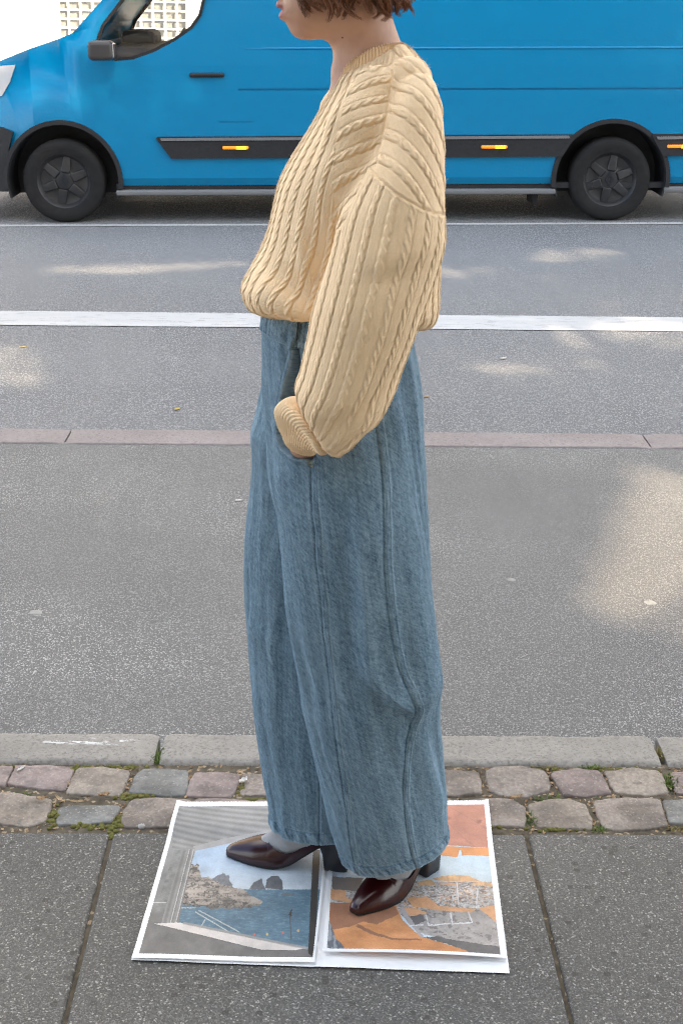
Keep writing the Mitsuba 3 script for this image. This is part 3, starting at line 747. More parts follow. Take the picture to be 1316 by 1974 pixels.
# ---------------------------------------------------------------- surface nets and signed fields
def surface_nets(F, xs, ys, zs):
    S = F < 0
    c = [S[i:S.shape[0] - 1 + i, j:S.shape[1] - 1 + j, k:S.shape[2] - 1 + k] for i in (0, 1) for j in (0, 1) for k in (0, 1)]
    cnt = sum(x.astype(np.int8) for x in c)
    I = np.argwhere((cnt > 0) & (cnt < 8))
    idx = -np.ones(cnt.shape, np.int64); idx[tuple(I.T)] = np.arange(len(I))
    acc = np.zeros((len(I), 3)); num = np.zeros(len(I))
    corner = [(i, j, k) for i in (0, 1) for j in (0, 1) for k in (0, 1)]
    for a in corner:
        for ax in range(3):
            if a[ax] == 1:
                continue
            b = list(a); b[ax] = 1
            fa = F[tuple((I + a).T)]; fb = F[tuple((I + b).T)]
            m = (fa < 0) != (fb < 0)
            t = np.where(m, fa / np.where(m, fa - fb, 1), 0)
            P = np.repeat(np.array([a], float), len(I), 0); P[:, ax] += t
            acc[m] += P[m]; num[m] += 1
    q = I + acc / num[:, None]
    V = np.stack([np.interp(q[:, k], np.arange(len(g)), g) for k, g in enumerate((xs, ys, zs))], 1)
    quads = []
    for ax in range(3):
        u, w = (ax + 1) % 3, (ax + 2) % 3
        sl0 = [slice(None)] * 3; sl1 = [slice(None)] * 3
        sl0[ax] = slice(0, -1); sl1[ax] = slice(1, None)
        A = np.argwhere(S[tuple(sl0)] != S[tuple(sl1)])
        A = A[(A[:, u] > 0) & (A[:, w] > 0) & (A[:, u] < S.shape[u] - 1) & (A[:, w] < S.shape[w] - 1)]
        e = np.eye(3, dtype=int)
        q4 = np.stack([idx[tuple((A - e[u] * du - e[w] * dw).T)] for du, dw in ((0, 0), (1, 0), (1, 1), (0, 1))], 1)
        flip = S[tuple(A.T)]
        q4[~flip] = q4[~flip][:, ::-1]
        quads.append(q4)
    Q = np.vstack(quads)
    return tm(V, np.vstack([Q[:, [0, 1, 2]], Q[:, [0, 2, 3]]]))


def adjacency(m):
    from scipy.sparse import coo_matrix, diags
    e = m.edges_unique; n = len(m.vertices)
    A = coo_matrix((np.ones(2 * len(e)), (np.r_[e[:, 0], e[:, 1]], np.r_[e[:, 1], e[:, 0]])), shape=(n, n)).tocsr()
    deg = np.asarray(A.sum(1)).ravel()
    return diags(1 / np.maximum(deg, 1)) @ A


def taubin(m, n_it):
    A = adjacency(m); v = np.array(m.vertices)
    for k in range(n_it):
        v = v + (.5 if k % 2 == 0 else -.525) * (A @ v - v)
    m.vertices = v


def smin(a, b, k):
    h = np.clip(0.5 + 0.5 * (b - a) / k, 0, 1)
    return b * (1 - h) + a * h - k * h * (1 - h)


def grid3(lo, hi, h):
    g = [np.arange(a, b + s, s) for a, b, s in zip(lo, hi, np.broadcast_to(h, 3))]
    return g, np.stack(np.meshgrid(*g, indexing='ij'), -1).reshape(-1, 3)


def f_chain(P, pts, rad, k=0.02, squash=1.0):
    """smooth union of tapered capsules; squash flattens them across y"""
    out = None
    for a, b, ra, rb in zip(pts[:-1], pts[1:], rad[:-1], rad[1:]):
        a, b = np.asarray(a, float), np.asarray(b, float); d = b - a
        t = np.clip((P - a) @ d / (d @ d), 0, 1)
        v = P - a - t[:, None] * d
        v = v * [1, squash, 1]
        f = np.sqrt((v * v).sum(1)) - (ra + (rb - ra) * t)
        out = f if out is None else smin(out, f, k)
    return out


def f_ell(P, c, r):
    q = (P - np.asarray(c, float)) / np.asarray(r, float)
    n = np.sqrt((q * q).sum(1)); g = np.sqrt(((q / np.asarray(r)) ** 2).sum(1))
    return n * (n - 1) / np.maximum(g, 1e-9)


PERSON = thing('person', 'person in cream cable knit sweater and wide blue jeans standing on a newspaper', 'person')

# ---------------------------------------------------------------- the body (one continuous surface)
MY = 2.222
SHOE_A = {'toe': np.array([-0.167, 2.268]), 'dir': np.array([0.985, -0.170]), 'k': 1.0}
SHOE_B = {'toe': np.array([0.064, 2.084]), 'dir': np.array([0.695, 0.719]), 'k': .92}


def foot_pt(s, t, z):
    q = s['toe'] + s['dir'] * t * s['k']
    return [q[0], q[1], z]


def body_field(P):
    M = np.column_stack([P[:, 0], np.abs(P[:, 1] - MY) + MY, P[:, 2]])  # mirrored head
    hx = 0.030
    f = f_ell(M, (hx + .002, MY, 1.572), (.082, .071, .080))
    f = smin(f, f_ell(M, (hx - .030, MY, 1.522), (.056, .056, .070)), .03)
    f = smin(f, f_chain(M, [(hx + .028, MY + .047, 1.512), (hx + .010, MY + .042, 1.485), (hx - .052, MY + .010, 1.4655), (hx - .060, MY, 1.4660)], [.016, .0155, .014, .0135], .012), .022)
    f = smin(f, f_ell(M, (hx - .064, MY, 1.4655), (.0145, .016, .0140)), .012)                      # chin
    f = smin(f, f_ell(M, (hx - .045, MY + .022, 1.497), (.036, .026, .030)), .02)                     # cheek
    f = smin(f, f_ell(M, (hx - .075, MY, 1.489), (.016, .026, .020)), .012)                          # mouth region
    lip = np.minimum(f_ell(M, (hx - .0910, MY, 1.4955), (.0085, .0195, .0068)), f_ell(M, (hx - .0865, MY, 1.4800), (.0090, .0180, .0070)))
    f = smin(f, lip, .004)
    f = -smin(-f, f_ell(M, (hx - .0985, MY, 1.4882), (.009, .030, .0016)), .0025)                     # the line between the lips
    f = smin(f, f_chain(M, [(hx - .078, MY, 1.562), (hx - .098, MY, 1.528), (hx - .104, MY, 1.520)], [.008, .0095, .0105], .008), .012)
    f = smin(f, f_ell(M, (hx - .092, MY + .011, 1.5165), (.0085, .0075, .0065)), .006)
    f = -smin(-f, f_ell(M, (hx - .094, MY + .031, 1.556), (.016, .016, .011)), .012)                  # eye sockets
    f = smin(f, f_ell(M, (hx - .071, MY + .031, 1.554), (.0125, .0125, .0125)), .003)
    f = smin(f, f_chain(M, [(hx - .083, MY + .012, 1.574), (hx - .072, MY + .044, 1.575)], [.007, .006], .006), .012)
    ear = f_ell(M, (hx + .022, MY + .075, 1.540), (.019, .008, .031))
    f = smin(f, ear, .006)
    # neck: leans forward, with the sterno muscle and a soft throat
    f = smin(f, f_chain(P, [(hx + .010, MY, 1.520), (hx + .027, MY, 1.462), (hx + .040, MY, 1.420), (hx + .048, MY, 1.36)], [.043, .0435, .0465, .06], .02, .95), .022)
    f = smin(f, f_chain(M, [(hx + .040, MY + .035, 1.500), (hx - .002, MY + .018, 1.405)], [.012, .010], .01), .018)
    # trunk and limbs beneath the clothes
    f = smin(f, f_ell(P, (.075, MY, 1.29), (.070, .13, .115)), .05)
    f = smin(f, f_ell(P, (.055, MY, 1.12), (.070, .11, .14)), .05)
    f = smin(f, f_ell(P, (.040, MY, .95), (.075, .100, .11)), .04)
    for far_ in (0, 1):
        def y_(v):
            return 2 * MY - v if far_ else v
        arm = f_chain(P, [(.090, y_(2.095), 1.345), (.105, y_(2.03), 1.20), (.085, y_(2.00), 1.10), (.015, y_(2.028), .935), (-.022, y_(2.068), .885), (-.024, y_(2.100), .858)], [.040, .039, .036, .027, .022, .022], .02)
        f = smin(f, arm, .03)
        palm = f_chain(P, [(-.024, y_(2.102), .856), (-.006, y_(2.152), .795)], [.022, .028], .01, 1.5)
        f = smin(f, palm, .012)
        for k, (dx, L) in enumerate(((-.028, .072), (-.010, .080), (.008, .075), (.024, .060))):
            a = np.array([-.004 + dx, y_(2.154), .785]); b = a + [.006, y_(2.158) - y_(2.154), -L * .55]; c = b + [.012, y_(2.158) - y_(2.158), -L * .40]
            f = smin(f, f_chain(P, [a, b, c], [.0085, .0078, .0065], .004), .006)
        f = smin(f, f_chain(P, [(-.026, y_(2.125), .83), (-.040, y_(2.155), .80), (-.042, y_(2.160), .77)], [.011, .0095, .008], .006), .010)
        s = SHOE_A if far_ else SHOE_B
        hip = (.045, 2.285 if far_ else 2.165, .90)
        ank = foot_pt(s, .175, .125)
        kn = np.array([.5 * (hip[0] + ank[0]) - .035, .5 * (hip[1] + ank[1]), .50])
        f = smin(f, f_chain(P, [hip, kn, (np.array(kn) * .55 + np.array(ank) * .45) + [.012, 0, 0], ank], [.062, .046, .040, .028], .03), .035)
        f = smin(f, f_chain(P, [ank, foot_pt(s, .17, .09), foot_pt(s, .105, .045), foot_pt(s, .05, .022)], [.020, .013, .010, .006], .010), .010)
    return f


def steps(*spans):
    return np.concatenate([a + (b - a) * np.arange(max(1, round((b - a) / h))) / max(1, round((b - a) / h)) for a, b, h in spans])


zs = steps((-.005, .76, .012), (.76, .90, .006), (.90, 1.38, .012), (1.38, 1.44, .0042), (1.44, 1.56, .0027), (1.56, 1.67, .005))
xs = steps((-.20, -.085, .010), (-.085, .02, .0030), (.02, .26, .0066))
ys = steps((1.98, 2.17, .0066), (2.17, 2.275, .0042), (2.275, 2.48, .0085))


def sample_field(fn, axes, tol, margin):
    """the field on a grid: every fourth sample first, then the full grid only near the surface"""
    co = [np.unique(np.r_[a[::4], a[-1]]) for a in axes]
    from scipy.interpolate import RegularGridInterpolator
    Gc = np.stack(np.meshgrid(*co, indexing='ij'), -1)
    Fc = fn(Gc.reshape(-1, 3)).reshape(Gc.shape[:3])
    full = np.stack(np.meshgrid(*axes, indexing='ij'), -1).reshape(-1, 3)
    F = RegularGridInterpolator(co, Fc)(full)
    near = np.abs(F) < margin
    idx = np.nonzero(near)[0]
    for a in range(0, len(idx), 300000):
        F[idx[a:a + 300000]] = fn(full[idx[a:a + 300000]])
    return F.reshape([len(a) for a in axes])
bm = surface_nets(sample_field(body_field, (xs, ys, zs), 0, .024), xs, ys, zs)
taubin(bm, 6)
scene[PERSON] = ply(bm, 'm_skin', smooth=True)

# ---------------------------------------------------------------- the cable knit sweater
TORSO = np.array([[1.4451, 0.066, 0.1185], [1.4304, 0.050, 0.1374], [1.4009, 0.0274, 0.1554], [1.3785, 0.0153, 0.1639], [1.356, 0.0015, 0.1693], [1.3257, -0.0163, 0.1767], [1.2951, -0.0343, 0.1801], [1.272, -0.0477, 0.1826], [1.2408, -0.0627, 0.1853], [1.2015, -0.0732, 0.1867], [1.1698, -0.0806, 0.1871], [1.1296, -0.0969, 0.1869], [1.1011, -0.1126, 0.1872], [1.0806, -0.1225, 0.1871], [1.0601, -0.1179, 0.187], [1.0477, -0.1082, 0.1858], [1.0361, -0.0988, 0.1838], [1.015, -0.086, 0.1780]])[::-1]
TORSO_B = ([1.015, 1.036, 1.06, 1.10, 1.20, 1.30, 1.345, 1.375, 1.40, 1.42, 1.448], [.142, .165, .187, .192, .195, .196, .185, .154, .118, .088, .056])
SLEEVE = np.array([[0.0887, 1.3894, 0.1571, 1.369, 2.1, 0.055], [0.0857, 1.3657, 0.1634, 1.3467, 2.085, 0.072], [0.0767, 1.3242, 0.1678, 1.304, 2.055, 0.085], [0.0537, 1.2678, 0.1707, 1.2497, 2.03, 0.09], [0.0245, 1.2021, 0.1738, 1.2036, 2.01, 0.092], [0.0075, 1.1434, 0.1616, 1.1442, 1.995, 0.09], [-0.0089, 1.0892, 0.1396, 1.0795, 1.985, 0.088], [-0.0204, 1.0367, 0.1246, 1.0366, 1.985, 0.086], [-0.03, 0.9986, 0.1046, 0.9783, 1.985, 0.082], [-0.0359, 0.9785, 0.081, 0.9321, 1.988, 0.076], [-0.0292, 0.9542, 0.0529, 0.8975, 1.992, 0.066], [-0.0384, 0.9402, 0.0245, 0.8676, 1.996, 0.06], [-0.0429, 0.9086, 0.0139, 0.8489, 2.004, 0.054]])
CAP = np.array([[0.0760, 2.085, 1.3780, 0.038], [0.0579, 2.065, 1.3316, 0.045], [0.0461, 2.055, 1.2754, 0.04], [0.0359, 2.06, 1.2239, 0.028], [0.0306, 2.07, 1.1854, 0.02]])
FOLD = [[0.0534, 1.4136], [0.0306, 1.3717], [0.0183, 1.3133], [0.0152, 1.2645], [0.0175, 1.1887]]
SHLINE = [[0.1029, 1.4445], [0.0979, 1.4175], [0.0906, 1.3662], [0.0823, 1.3245], [0.0695, 1.2786]]
ARMSEAM = [[0.0674, 1.2856], [0.099, 1.2617], [0.135, 1.2411], [0.169, 1.2253]]


def torso_frame(z):
    zc = np.clip(z, 1.015, 1.4451)
    q = spl(zc, TORSO[:, 0], TORSO[:, 1:])
    return (q[:, 0] + q[:, 1]) / 2, (q[:, 1] - q[:, 0]) / 2, spl(np.clip(z, 1.015, 1.448), *TORSO_B)


def hem_z(P):
    return 1.034 - .012 * (P[:, 0] + .09) / .27 + .20 * np.clip(2.20 - P[:, 1], 0, .2) - .008 * np.exp(-((P[:, 0] - .16) / .05) ** 2)


def f_torso(P):
    cx, a, b = torso_frame(P[:, 2])
    qx, qy = np.abs(P[:, 0] - cx) / a, np.abs(P[:, 1] - MY) / b
    n = (qx ** 2.25 + qy ** 2.25) ** (1 / 2.25)
    f = (n - 1) * np.minimum(a, b) * 0.9
    bottom = hem_z(P) - P[:, 2]
    top = P[:, 2] - (1.398 + .54 * (P[:, 0] - .027))
    f = -smin(-f, -bottom, .022)
    return -smin(-f, -top, .008)


def sleeve_axis(far_):
    n = 60
    t = np.linspace(0, 1, len(SLEEVE)); q = spl(np.linspace(0, 1, n), t, SLEEVE)
    y = 2 * MY - q[:, 4] if far_ else q[:, 4]
    sh = .022 if far_ else 0.0
    C = np.column_stack([(q[:, 0] + q[:, 2]) / 2 - sh, y, (q[:, 1] + q[:, 3]) / 2])
    H = np.column_stack([(q[:, 2] - q[:, 0]) / 2, 0 * y, (q[:, 3] - q[:, 1]) / 2])
    return C, H, q[:, 5]


def f_sleeve(P, far_):
    """nearest cross-section ellipse along the sleeve: (distance, station 0..1, angle)"""
    C, H, B = sleeve_axis(far_)
    a = np.linalg.norm(H, axis=1)
    ex = H / a[:, None]; ey = np.array([0, 1.0, 0]) * np.ones_like(C); ez = np.cross(ex, ey)
    best, st, an = np.full(len(P), 9.0), np.zeros(len(P)), np.zeros(len(P))
    for i in range(len(C)):
        d = P - C[i]
        u, v, w = d @ ex[i], d @ ey[i], d @ ez[i]
        # thick slices, blended by their distance along the axis
        n = np.sqrt((u / a[i]) ** 2 + (v / B[i]) ** 2 + (np.abs(w) / .034) ** 2.0)
        f = (n - 1) * min(a[i], B[i], .05)
        m = f < best
        best = np.where(m, f, best); st = np.where(m, i / (len(C) - 1), st); an = np.where(m, np.arctan2(v / B[i], u / a[i]), an)
    return best, st, an


def f_sleeve_soft(P, far_):
    C, H, B = sleeve_axis(far_)
    seg = C[1:] - C[:-1]; L = np.linalg.norm(seg, axis=1); cum = np.concatenate([[0], np.cumsum(L)])
    best, arc_, idx = np.full(len(P), 9e9), np.zeros(len(P)), np.zeros(len(P))
    for i in range(len(seg)):
        t = np.clip((P - C[i]) @ seg[i] / L[i] ** 2, 0, 1)
        d = ((P - C[i] - t[:, None] * seg[i]) ** 2).sum(1)
        m = d < best
        best = np.where(m, d, best); arc_ = np.where(m, cum[i] + t * L[i], arc_); idx = np.where(m, i + t, idx)
    k = np.arange(len(C))
    Ci = np.stack([np.interp(idx, k, C[:, j]) for j in range(3)], 1)
    Hi = np.stack([np.interp(idx, k, H[:, j]) for j in range(3)], 1)
    tang = np.gradient(C, axis=0); tang /= np.linalg.norm(tang, axis=1, keepdims=True)
    Ti = np.stack([np.interp(idx, k, tang[:, j]) for j in range(3)], 1); Ti /= np.linalg.norm(Ti, axis=1, keepdims=True)
    Hi = Hi - (Hi * Ti).sum(1)[:, None] * Ti
    Bi = np.interp(idx, k, B); a = np.linalg.norm(Hi, axis=1)
    ex = Hi / a[:, None]
    d = P - Ci
    u = (d * ex).sum(1)
    ey = np.cross(Ti, ex); v = (d * ey).sum(1) * np.where(ey[:, 1] < 0, -1, 1)
    over = np.where((idx < .001) | (idx > len(C) - 1.001), np.abs((d * Ti).sum(1)), 0)       # beyond the ends
    n = np.sqrt((u / a) ** 2 + (v / Bi) ** 2 + (over / np.where(idx < 1, .045, .013)) ** 2)
    return (n - 1) * np.minimum(a, Bi) * .85, arc_, np.arctan2(v / Bi, u / a)


FOLDS = [((-.098, 2.085, 1.115), (-.015, 2.030, 1.058), .022, .013), ((-.085, 2.075, 1.135), (.000, 2.025, 1.085), .016, -.010),
         ((-.100, 2.16, 1.12), (-.075, 2.06, 1.075), .018, .008), ((-.052, 2.05, 1.235), (-.020, 2.03, 1.12), .020, .008), ((-.030, 2.04, 1.25), (.000, 2.03, 1.13), .016, -.008),
         ((.178, 2.10, 1.34), (.186, 2.10, 1.17), .022, .008), ((.150, 2.055, 1.125), (.178, 2.080, 1.050), .020, .012), ((.120, 2.03, 1.13), (.165, 2.05, 1.05), .014, -.008),
         ((.02, 2.03, 1.205), (.005, 2.02, 1.08), .022, -.009), ((.03, 2.045, 1.29), (.022, 2.035, 1.20), .016, -.006),
         ((.155, 1.94, 1.20), (.06, 1.905, 1.165), .022, .004), ((.150, 1.93, 1.165), (.05, 1.90, 1.14), .018, -.0035),
         ((.095, 1.93, 1.00), (.00, 1.915, .925), .018, -.006), ((.11, 1.94, .975), (.02, 1.925, .905), .016, .005)]


def sweater_field(P):
    f = f_torso(P)
    for far_ in (0, 1):
        cp = CAP.copy()
        if far_:
            cp[:, 1] = 2 * MY - .012 - cp[:, 1]; cp[:, 0] -= .012
        f = smin(f, f_chain(P, cp[:, :3], cp[:, 3], .02), .018)
        cut = (P[:, 0] + .0407) * -.8335 + (P[:, 2] - .9698) * -.5526        # the sleeve ends on a slanted rim above the cuff
        f = smin(f, -smin(-f_sleeve_soft(P, far_)[0], -cut, .010), .014)
    for a, b, w, amp in FOLDS:                       # soft ridges (amp > 0) and hollows of the cloth
        a, b = np.array(a), np.array(b); d = b - a
        t = np.clip((P - a) @ d / (d @ d), 0, 1)
        r2 = ((P - a - t[:, None] * d) ** 2).sum(1)
        f = f - amp * np.exp(-r2 / w ** 2) * (.25 + .75 * np.sin(PI * np.clip(t, .03, .97)))
    return f + (meshkit.fbm(P * [9, 9, 5.5], 2, 4) - .5) * .011


gx, gy_, gz_ = steps((-.145, .215, .0033)), steps((1.885, 2.27, .0033), (2.27, 2.56, .006)), steps((.85, 1.465, .0033))
sw = surface_nets(sample_field(sweater_field, (gx, gy_, gz_), 0, .018), gx, gy_, gz_)
taubin(sw, 8)
near_f = np.nonzero(sw.triangles_center[:, 1] < 2.262)[0]
sw = trimesh.Trimesh(*trimesh.remesh.subdivide(np.array(sw.vertices), np.array(sw.faces), face_index=near_f), process=False)
taubin(sw, 4)


def dist_polyline(x, z, line):
    d = np.full(x.shape, 9.0)
    for (x0, z0), (x1, z1) in zip(line[:-1], line[1:]):
        dx, dz = x1 - x0, z1 - z0
        t = np.clip(((x - x0) * dx + (z - z0) * dz) / (dx * dx + dz * dz), 0, 1)
        d = np.minimum(d, np.hypot(x - x0 - t * dx, z - z0 - t * dz))
    return d


def knit(u, v):
    """relief of one repeat across (u): a two-strand cable, a fine groove, a flat panel, a fine groove; v runs along the cable"""
    P_ = .0325
    w = u / P_ - np.floor(u / P_)
    odd = np.floor(u / P_)
    c = (w - .25) * P_ / .0066                                   # -1..1 across the cable
    th = PI * v / .0150 + 1.9 * odd
    s1, s2 = .46 * np.sin(th), -.46 * np.sin(th)
    up = np.cos(th)
    a = np.sqrt(np.clip(1 - ((c - s1) / .56) ** 2, 0, 1)) * (1 + .30 * up)
    b = np.sqrt(np.clip(1 - ((c - s2) / .56) ** 2, 0, 1)) * (1 - .30 * up)
    cable = np.maximum(a, b) * .0025
    r = (w - .745) * P_ / .0082
    rib = np.clip(1 - r ** 8, 0, 1) * .0009 * (np.abs(r) < 1)
    gr = np.exp(-((np.abs(c) - 1.12) / .28) ** 2) * .0015 + np.exp(-((np.abs(r) - 1.06) / .11) ** 2) * .0012
    return .62 * cable + .3 * rib - .12 * gr


V = np.array(sw.vertices); N = np.array(sw.vertex_normals)
ft = f_torso(V)
cx, ta, tb = torso_frame(V[:, 2])
phi = np.arctan2((V[:, 0] - cx) / ta, -(V[:, 1] - MY) / tb)
KC = [(phi * .187 + .004, V[:, 2].copy())]; cls = np.zeros(len(V), int)
near_ = V[:, 1] < MY - .03
ADJ = adjacency(sw)
for far_ in (0, 1):
    fs_, arc_, ang = f_sleeve_soft(V, far_)
    co, si = np.cos(ang), np.sin(ang)
    for _ in range(14):
        arc_, co, si = ADJ @ arc_, ADJ @ co, ADJ @ si
    ang = np.arctan2(co, -si if not far_ else si)
    m = (fs_ < ft - .001) & ((V[:, 1] > MY) if far_ else (V[:, 1] < MY))
    KC.append((ang * .0865 + .016, arc_)); cls[m] = len(KC) - 1
x, z = V[:, 0], V[:, 2]
fold_x = np.interp(z, [p[1] for p in FOLD][::-1], [p[0] for p in FOLD][::-1])
sh_x = np.interp(z, [p[1] for p in SHLINE][::-1], [p[0] for p in SHLINE][::-1])
seam_z = np.interp(x, [p[0] for p in ARMSEAM], [p[1] for p in ARMSEAM])
sl_x = np.interp(z, SLEEVE[::-1, 1], SLEEVE[::-1, 0])
front_cap = near_ & (x > fold_x) & (x < np.where(z > 1.2856, sh_x, sl_x)) & (z > 1.205) & (z < 1.41)
back_cap = near_ & (x >= sh_x) & (z > seam_z) & (z < 1.445) & (x > .06)
KC.append((-.36 * x + .93 * z + .6 * (V[:, 1] - 2.05), .93 * x + .36 * z)); cls[front_cap] = 3
KC.append((.80 * x + .60 * z + .35 * (V[:, 1] - 2.05), -.53 * x + .85 * z)); cls[back_cap] = 4
KU, KV = (np.array([k[j] for k in KC])[cls, np.arange(len(V))] for j in (0, 1))
h = knit(KU, KV)
for line_, ok in ((SHLINE, near_), (ARMSEAM, near_)):
    d = dist_polyline(x, z, line_)
    h = np.where(ok, h * np.clip(d / .006, .25, 1) + .0008 * np.exp(-((d - .0035) / .002) ** 2) - .0012 * np.exp(-(d / .0016) ** 2), h)
edge = np.clip((V[:, 2] - hem_z(V)) / .010, 0, 1)     # the knit calms down towards the rolled hem
h = np.where((V[:, 2] < hem_z(V) + .008) & (ft < .02), h * (.35 + .65 * edge), h)
sw.vertices = V + N * (h + .0004)[:, None]
SWEATER = PERSON + '__sweater'
# faces across a seam get vertices of their own, so that the yarn direction does not run through the seam
FV, FF, FN = meshkit.arrays(sw, True)
fc = cls[FF].max(1)
own = cls[FF] != fc[:, None]
src = FF[own]; dst = np.repeat(fc, own.sum(1))
FF = FF.copy(); FF[own] = len(FV) + np.arange(len(src))
ku = np.array([k[0] for k in KC]); kv = np.array([k[1] for k in KC])
uvk = np.vstack([np.column_stack([KU, KV]), np.column_stack([ku[dst, src], kv[dst, src]])])
# likewise where the way round closes on itself at the far side
far_jump = np.ptp(uvk[FF][:, :, 0], axis=1) > .1
src2 = FF[far_jump].ravel(); FF[far_jump] = (len(uvk) + np.arange(len(src2))).reshape(-1, 3)
flat = uvk[src2].reshape(-1, 3, 2); flat[:] = flat[:, :1]
pick = np.concatenate([np.arange(len(FV)), src]); pick = np.concatenate([pick, pick[src2]])
uvk = np.vstack([uvk, flat.reshape(-1, 2) + np.random.default_rng(1).uniform(0, 1e-4, (len(src2), 2))])
path_ = meshkit.write_ply((FV[pick], FF), False, uv=uvk, normals=FN[pick])
scene[SWEATER] = {'type': 'ply', 'filename': path_, 'face_normals': False, 'bsdf': {'type': 'ref', 'id': 'm_wool_cable'}}
labels[SWEATER] = {'label': 'cream cable knit sweater'}


def loft(sections, n_around, n_along, closed=True):
    """sections: (centre, half axis a, half axis b) rows; returns grid of points (n_along, n_around), angles"""
    S = np.asarray(sections, float).reshape(len(sections), 9)
    q = spl(np.linspace(0, 1, n_along), np.linspace(0, 1, len(S)), S)
    th = np.arange(n_around) * 2 * PI / n_around
    P = q[:, None, 0:3] + np.cos(th)[None, :, None] * q[:, None, 3:6] + np.sin(th)[None, :, None] * q[:, None, 6:9]
    return P, th


def grid_normals(P):
    du = np.roll(P, -1, 1) - np.roll(P, 1, 1); dv = np.gradient(P, axis=0)
    n = np.cross(du, dv); n /= np.linalg.norm(n, axis=-1, keepdims=True) + 1e-12
    c = P.mean(1, keepdims=True)
    return n * np.sign((n * (P - c)).sum(-1, keepdims=True))


# loose wool fibres standing off the surface
rw = np.random.default_rng(8)
fk = rw.choice(len(sw.faces), 7000, p=sw.area_faces / sw.area_faces.sum())
fo, fn_ = sw.triangles[fk].mean(1), sw.face_normals[fk]
fib_v, fib_f = [], []
for k in range(len(fk)):
    d = fn_[k] + rw.normal(size=3) * .7; d /= np.linalg.norm(d)
    L = rw.uniform(.002, .0065); b_ = rw.normal(size=3) * .4
    p0 = fo[k]; p1 = p0 + d * L * .5 + b_ * L * .15; p2 = p0 + (d + b_ * .8) * L
    w_ = np.cross(d, rw.normal(size=3)); w_ /= np.linalg.norm(w_); w_ *= .00011
    w2 = np.cross(d, w_)
    o = 7 * k
    fib_v.append(np.array([p0 + w_, p0 - w_, p0 + w2, p1 + w_, p1 - w_, p1 + w2, p2]))
    fib_f += [[o, o + 1, o + 4], [o, o + 4, o + 3], [o + 1, o + 2, o + 5], [o + 1, o + 5, o + 4], [o + 2, o, o + 3], [o + 2, o + 3, o + 5], [o + 3, o + 4, o + 6], [o + 4, o + 5, o + 6], [o + 5, o + 3, o + 6]]
add('fuzz', tm(np.vstack(fib_v), fib_f), 'm_wool', SWEATER, kind='stuff')

# ribbed cuffs pushed up the wrist
CUFF = np.array([[-0.0165, 0.9388, 0.0089, 0.8931, 2.0, 0.04], [-0.0324, 0.9559, 0.0074, 0.8867, 2.0, 0.05], [-0.0484, 0.9566, 0.0044, 0.8809, 2.008, 0.054], [-0.0579, 0.9384, 0.0006, 0.8781, 2.022, 0.05], [-0.0614, 0.9184, -0.001, 0.8729, 2.036, 0.047], [-0.0603, 0.8971, -0.0017, 0.8675, 2.048, 0.043], [-0.0559, 0.8811, -0.0025, 0.8618, 2.058, 0.039], [-0.0513, 0.8709, -0.0064, 0.8564, 2.062, 0.036], [-0.0482, 0.8717, -0.0096, 0.8588, 2.062, 0.033]])
for far_ in (0, 1):
    sec = []
    for fx, fz, bx, bz, y, b in CUFF:
        y = 2 * MY - y if far_ else y
        sec.append([[(fx + bx) / 2, y, (fz + bz) / 2], [(bx - fx) / 2, 0, (bz - fz) / 2], [0, b, 0]])
    Pc, th = loft(sec, 600, 60)
    Nc = grid_normals(Pc)
    v_ = np.linspace(0, 1, 60)[:, None]
    slack = .0045 * np.sin(3 * th[None] + 9 * v_) * np.sin(PI * np.clip(v_ * 1.3, 0, 1)) + .006 * np.exp(-((v_ - .30 - .10 * np.cos(th[None] - 2.6)) / .10) ** 2) * (.6 + .4 * np.cos(2 * th[None] + 1))
    Pc = Pc + Nc * (slack + .0019 * (np.abs(np.cos(27 * th[None])) ** .7 - .5))[..., None]
    add('cuff', tm(Pc.reshape(-1, 3), grid_faces(60, 600, True)), 'm_wool', SWEATER, smooth=True)
# neckband: a ribbed band round the neckline
n = 720
th = np.arange(n) * 2 * PI / n
ca, sa = np.cos(th), np.sin(th)
rows = []
for k, (w, up) in enumerate([(-.006, -.004), (-.0045, .002), (-.001, .0055), (.004, .006), (.009, .0048), (.0135, .0022), (.017, -.0015), (.0195, -.006)]):
    lx, ly = .0475 + w * (.55 - .45 * np.minimum(ca, 0) * 0 + .25 * ca), .0600 + w
    x_ = .0715 + lx * ca; y_ = MY + ly * sa
    z_ = 1.4190 + np.where(ca > 0, .40, .44) * .0475 * ca + sa ** 2 * .014 - max(w, 0) * (.62 + .25 * ca) + up
    rib = (.0016 * (1 - 2 * np.abs(np.sin(37 * th)) ** 1.5)) * (1 if 0 < k < 7 else 0)
    rows.append(np.stack([x_ + rib * ca * .5, y_ + rib * sa * .5, z_ + rib], -1))
add('neckband', tm(np.vstack(rows), grid_faces(len(rows), n, True)), 'm_wool', SWEATER, smooth=True, label='ribbed neckband of the sweater')

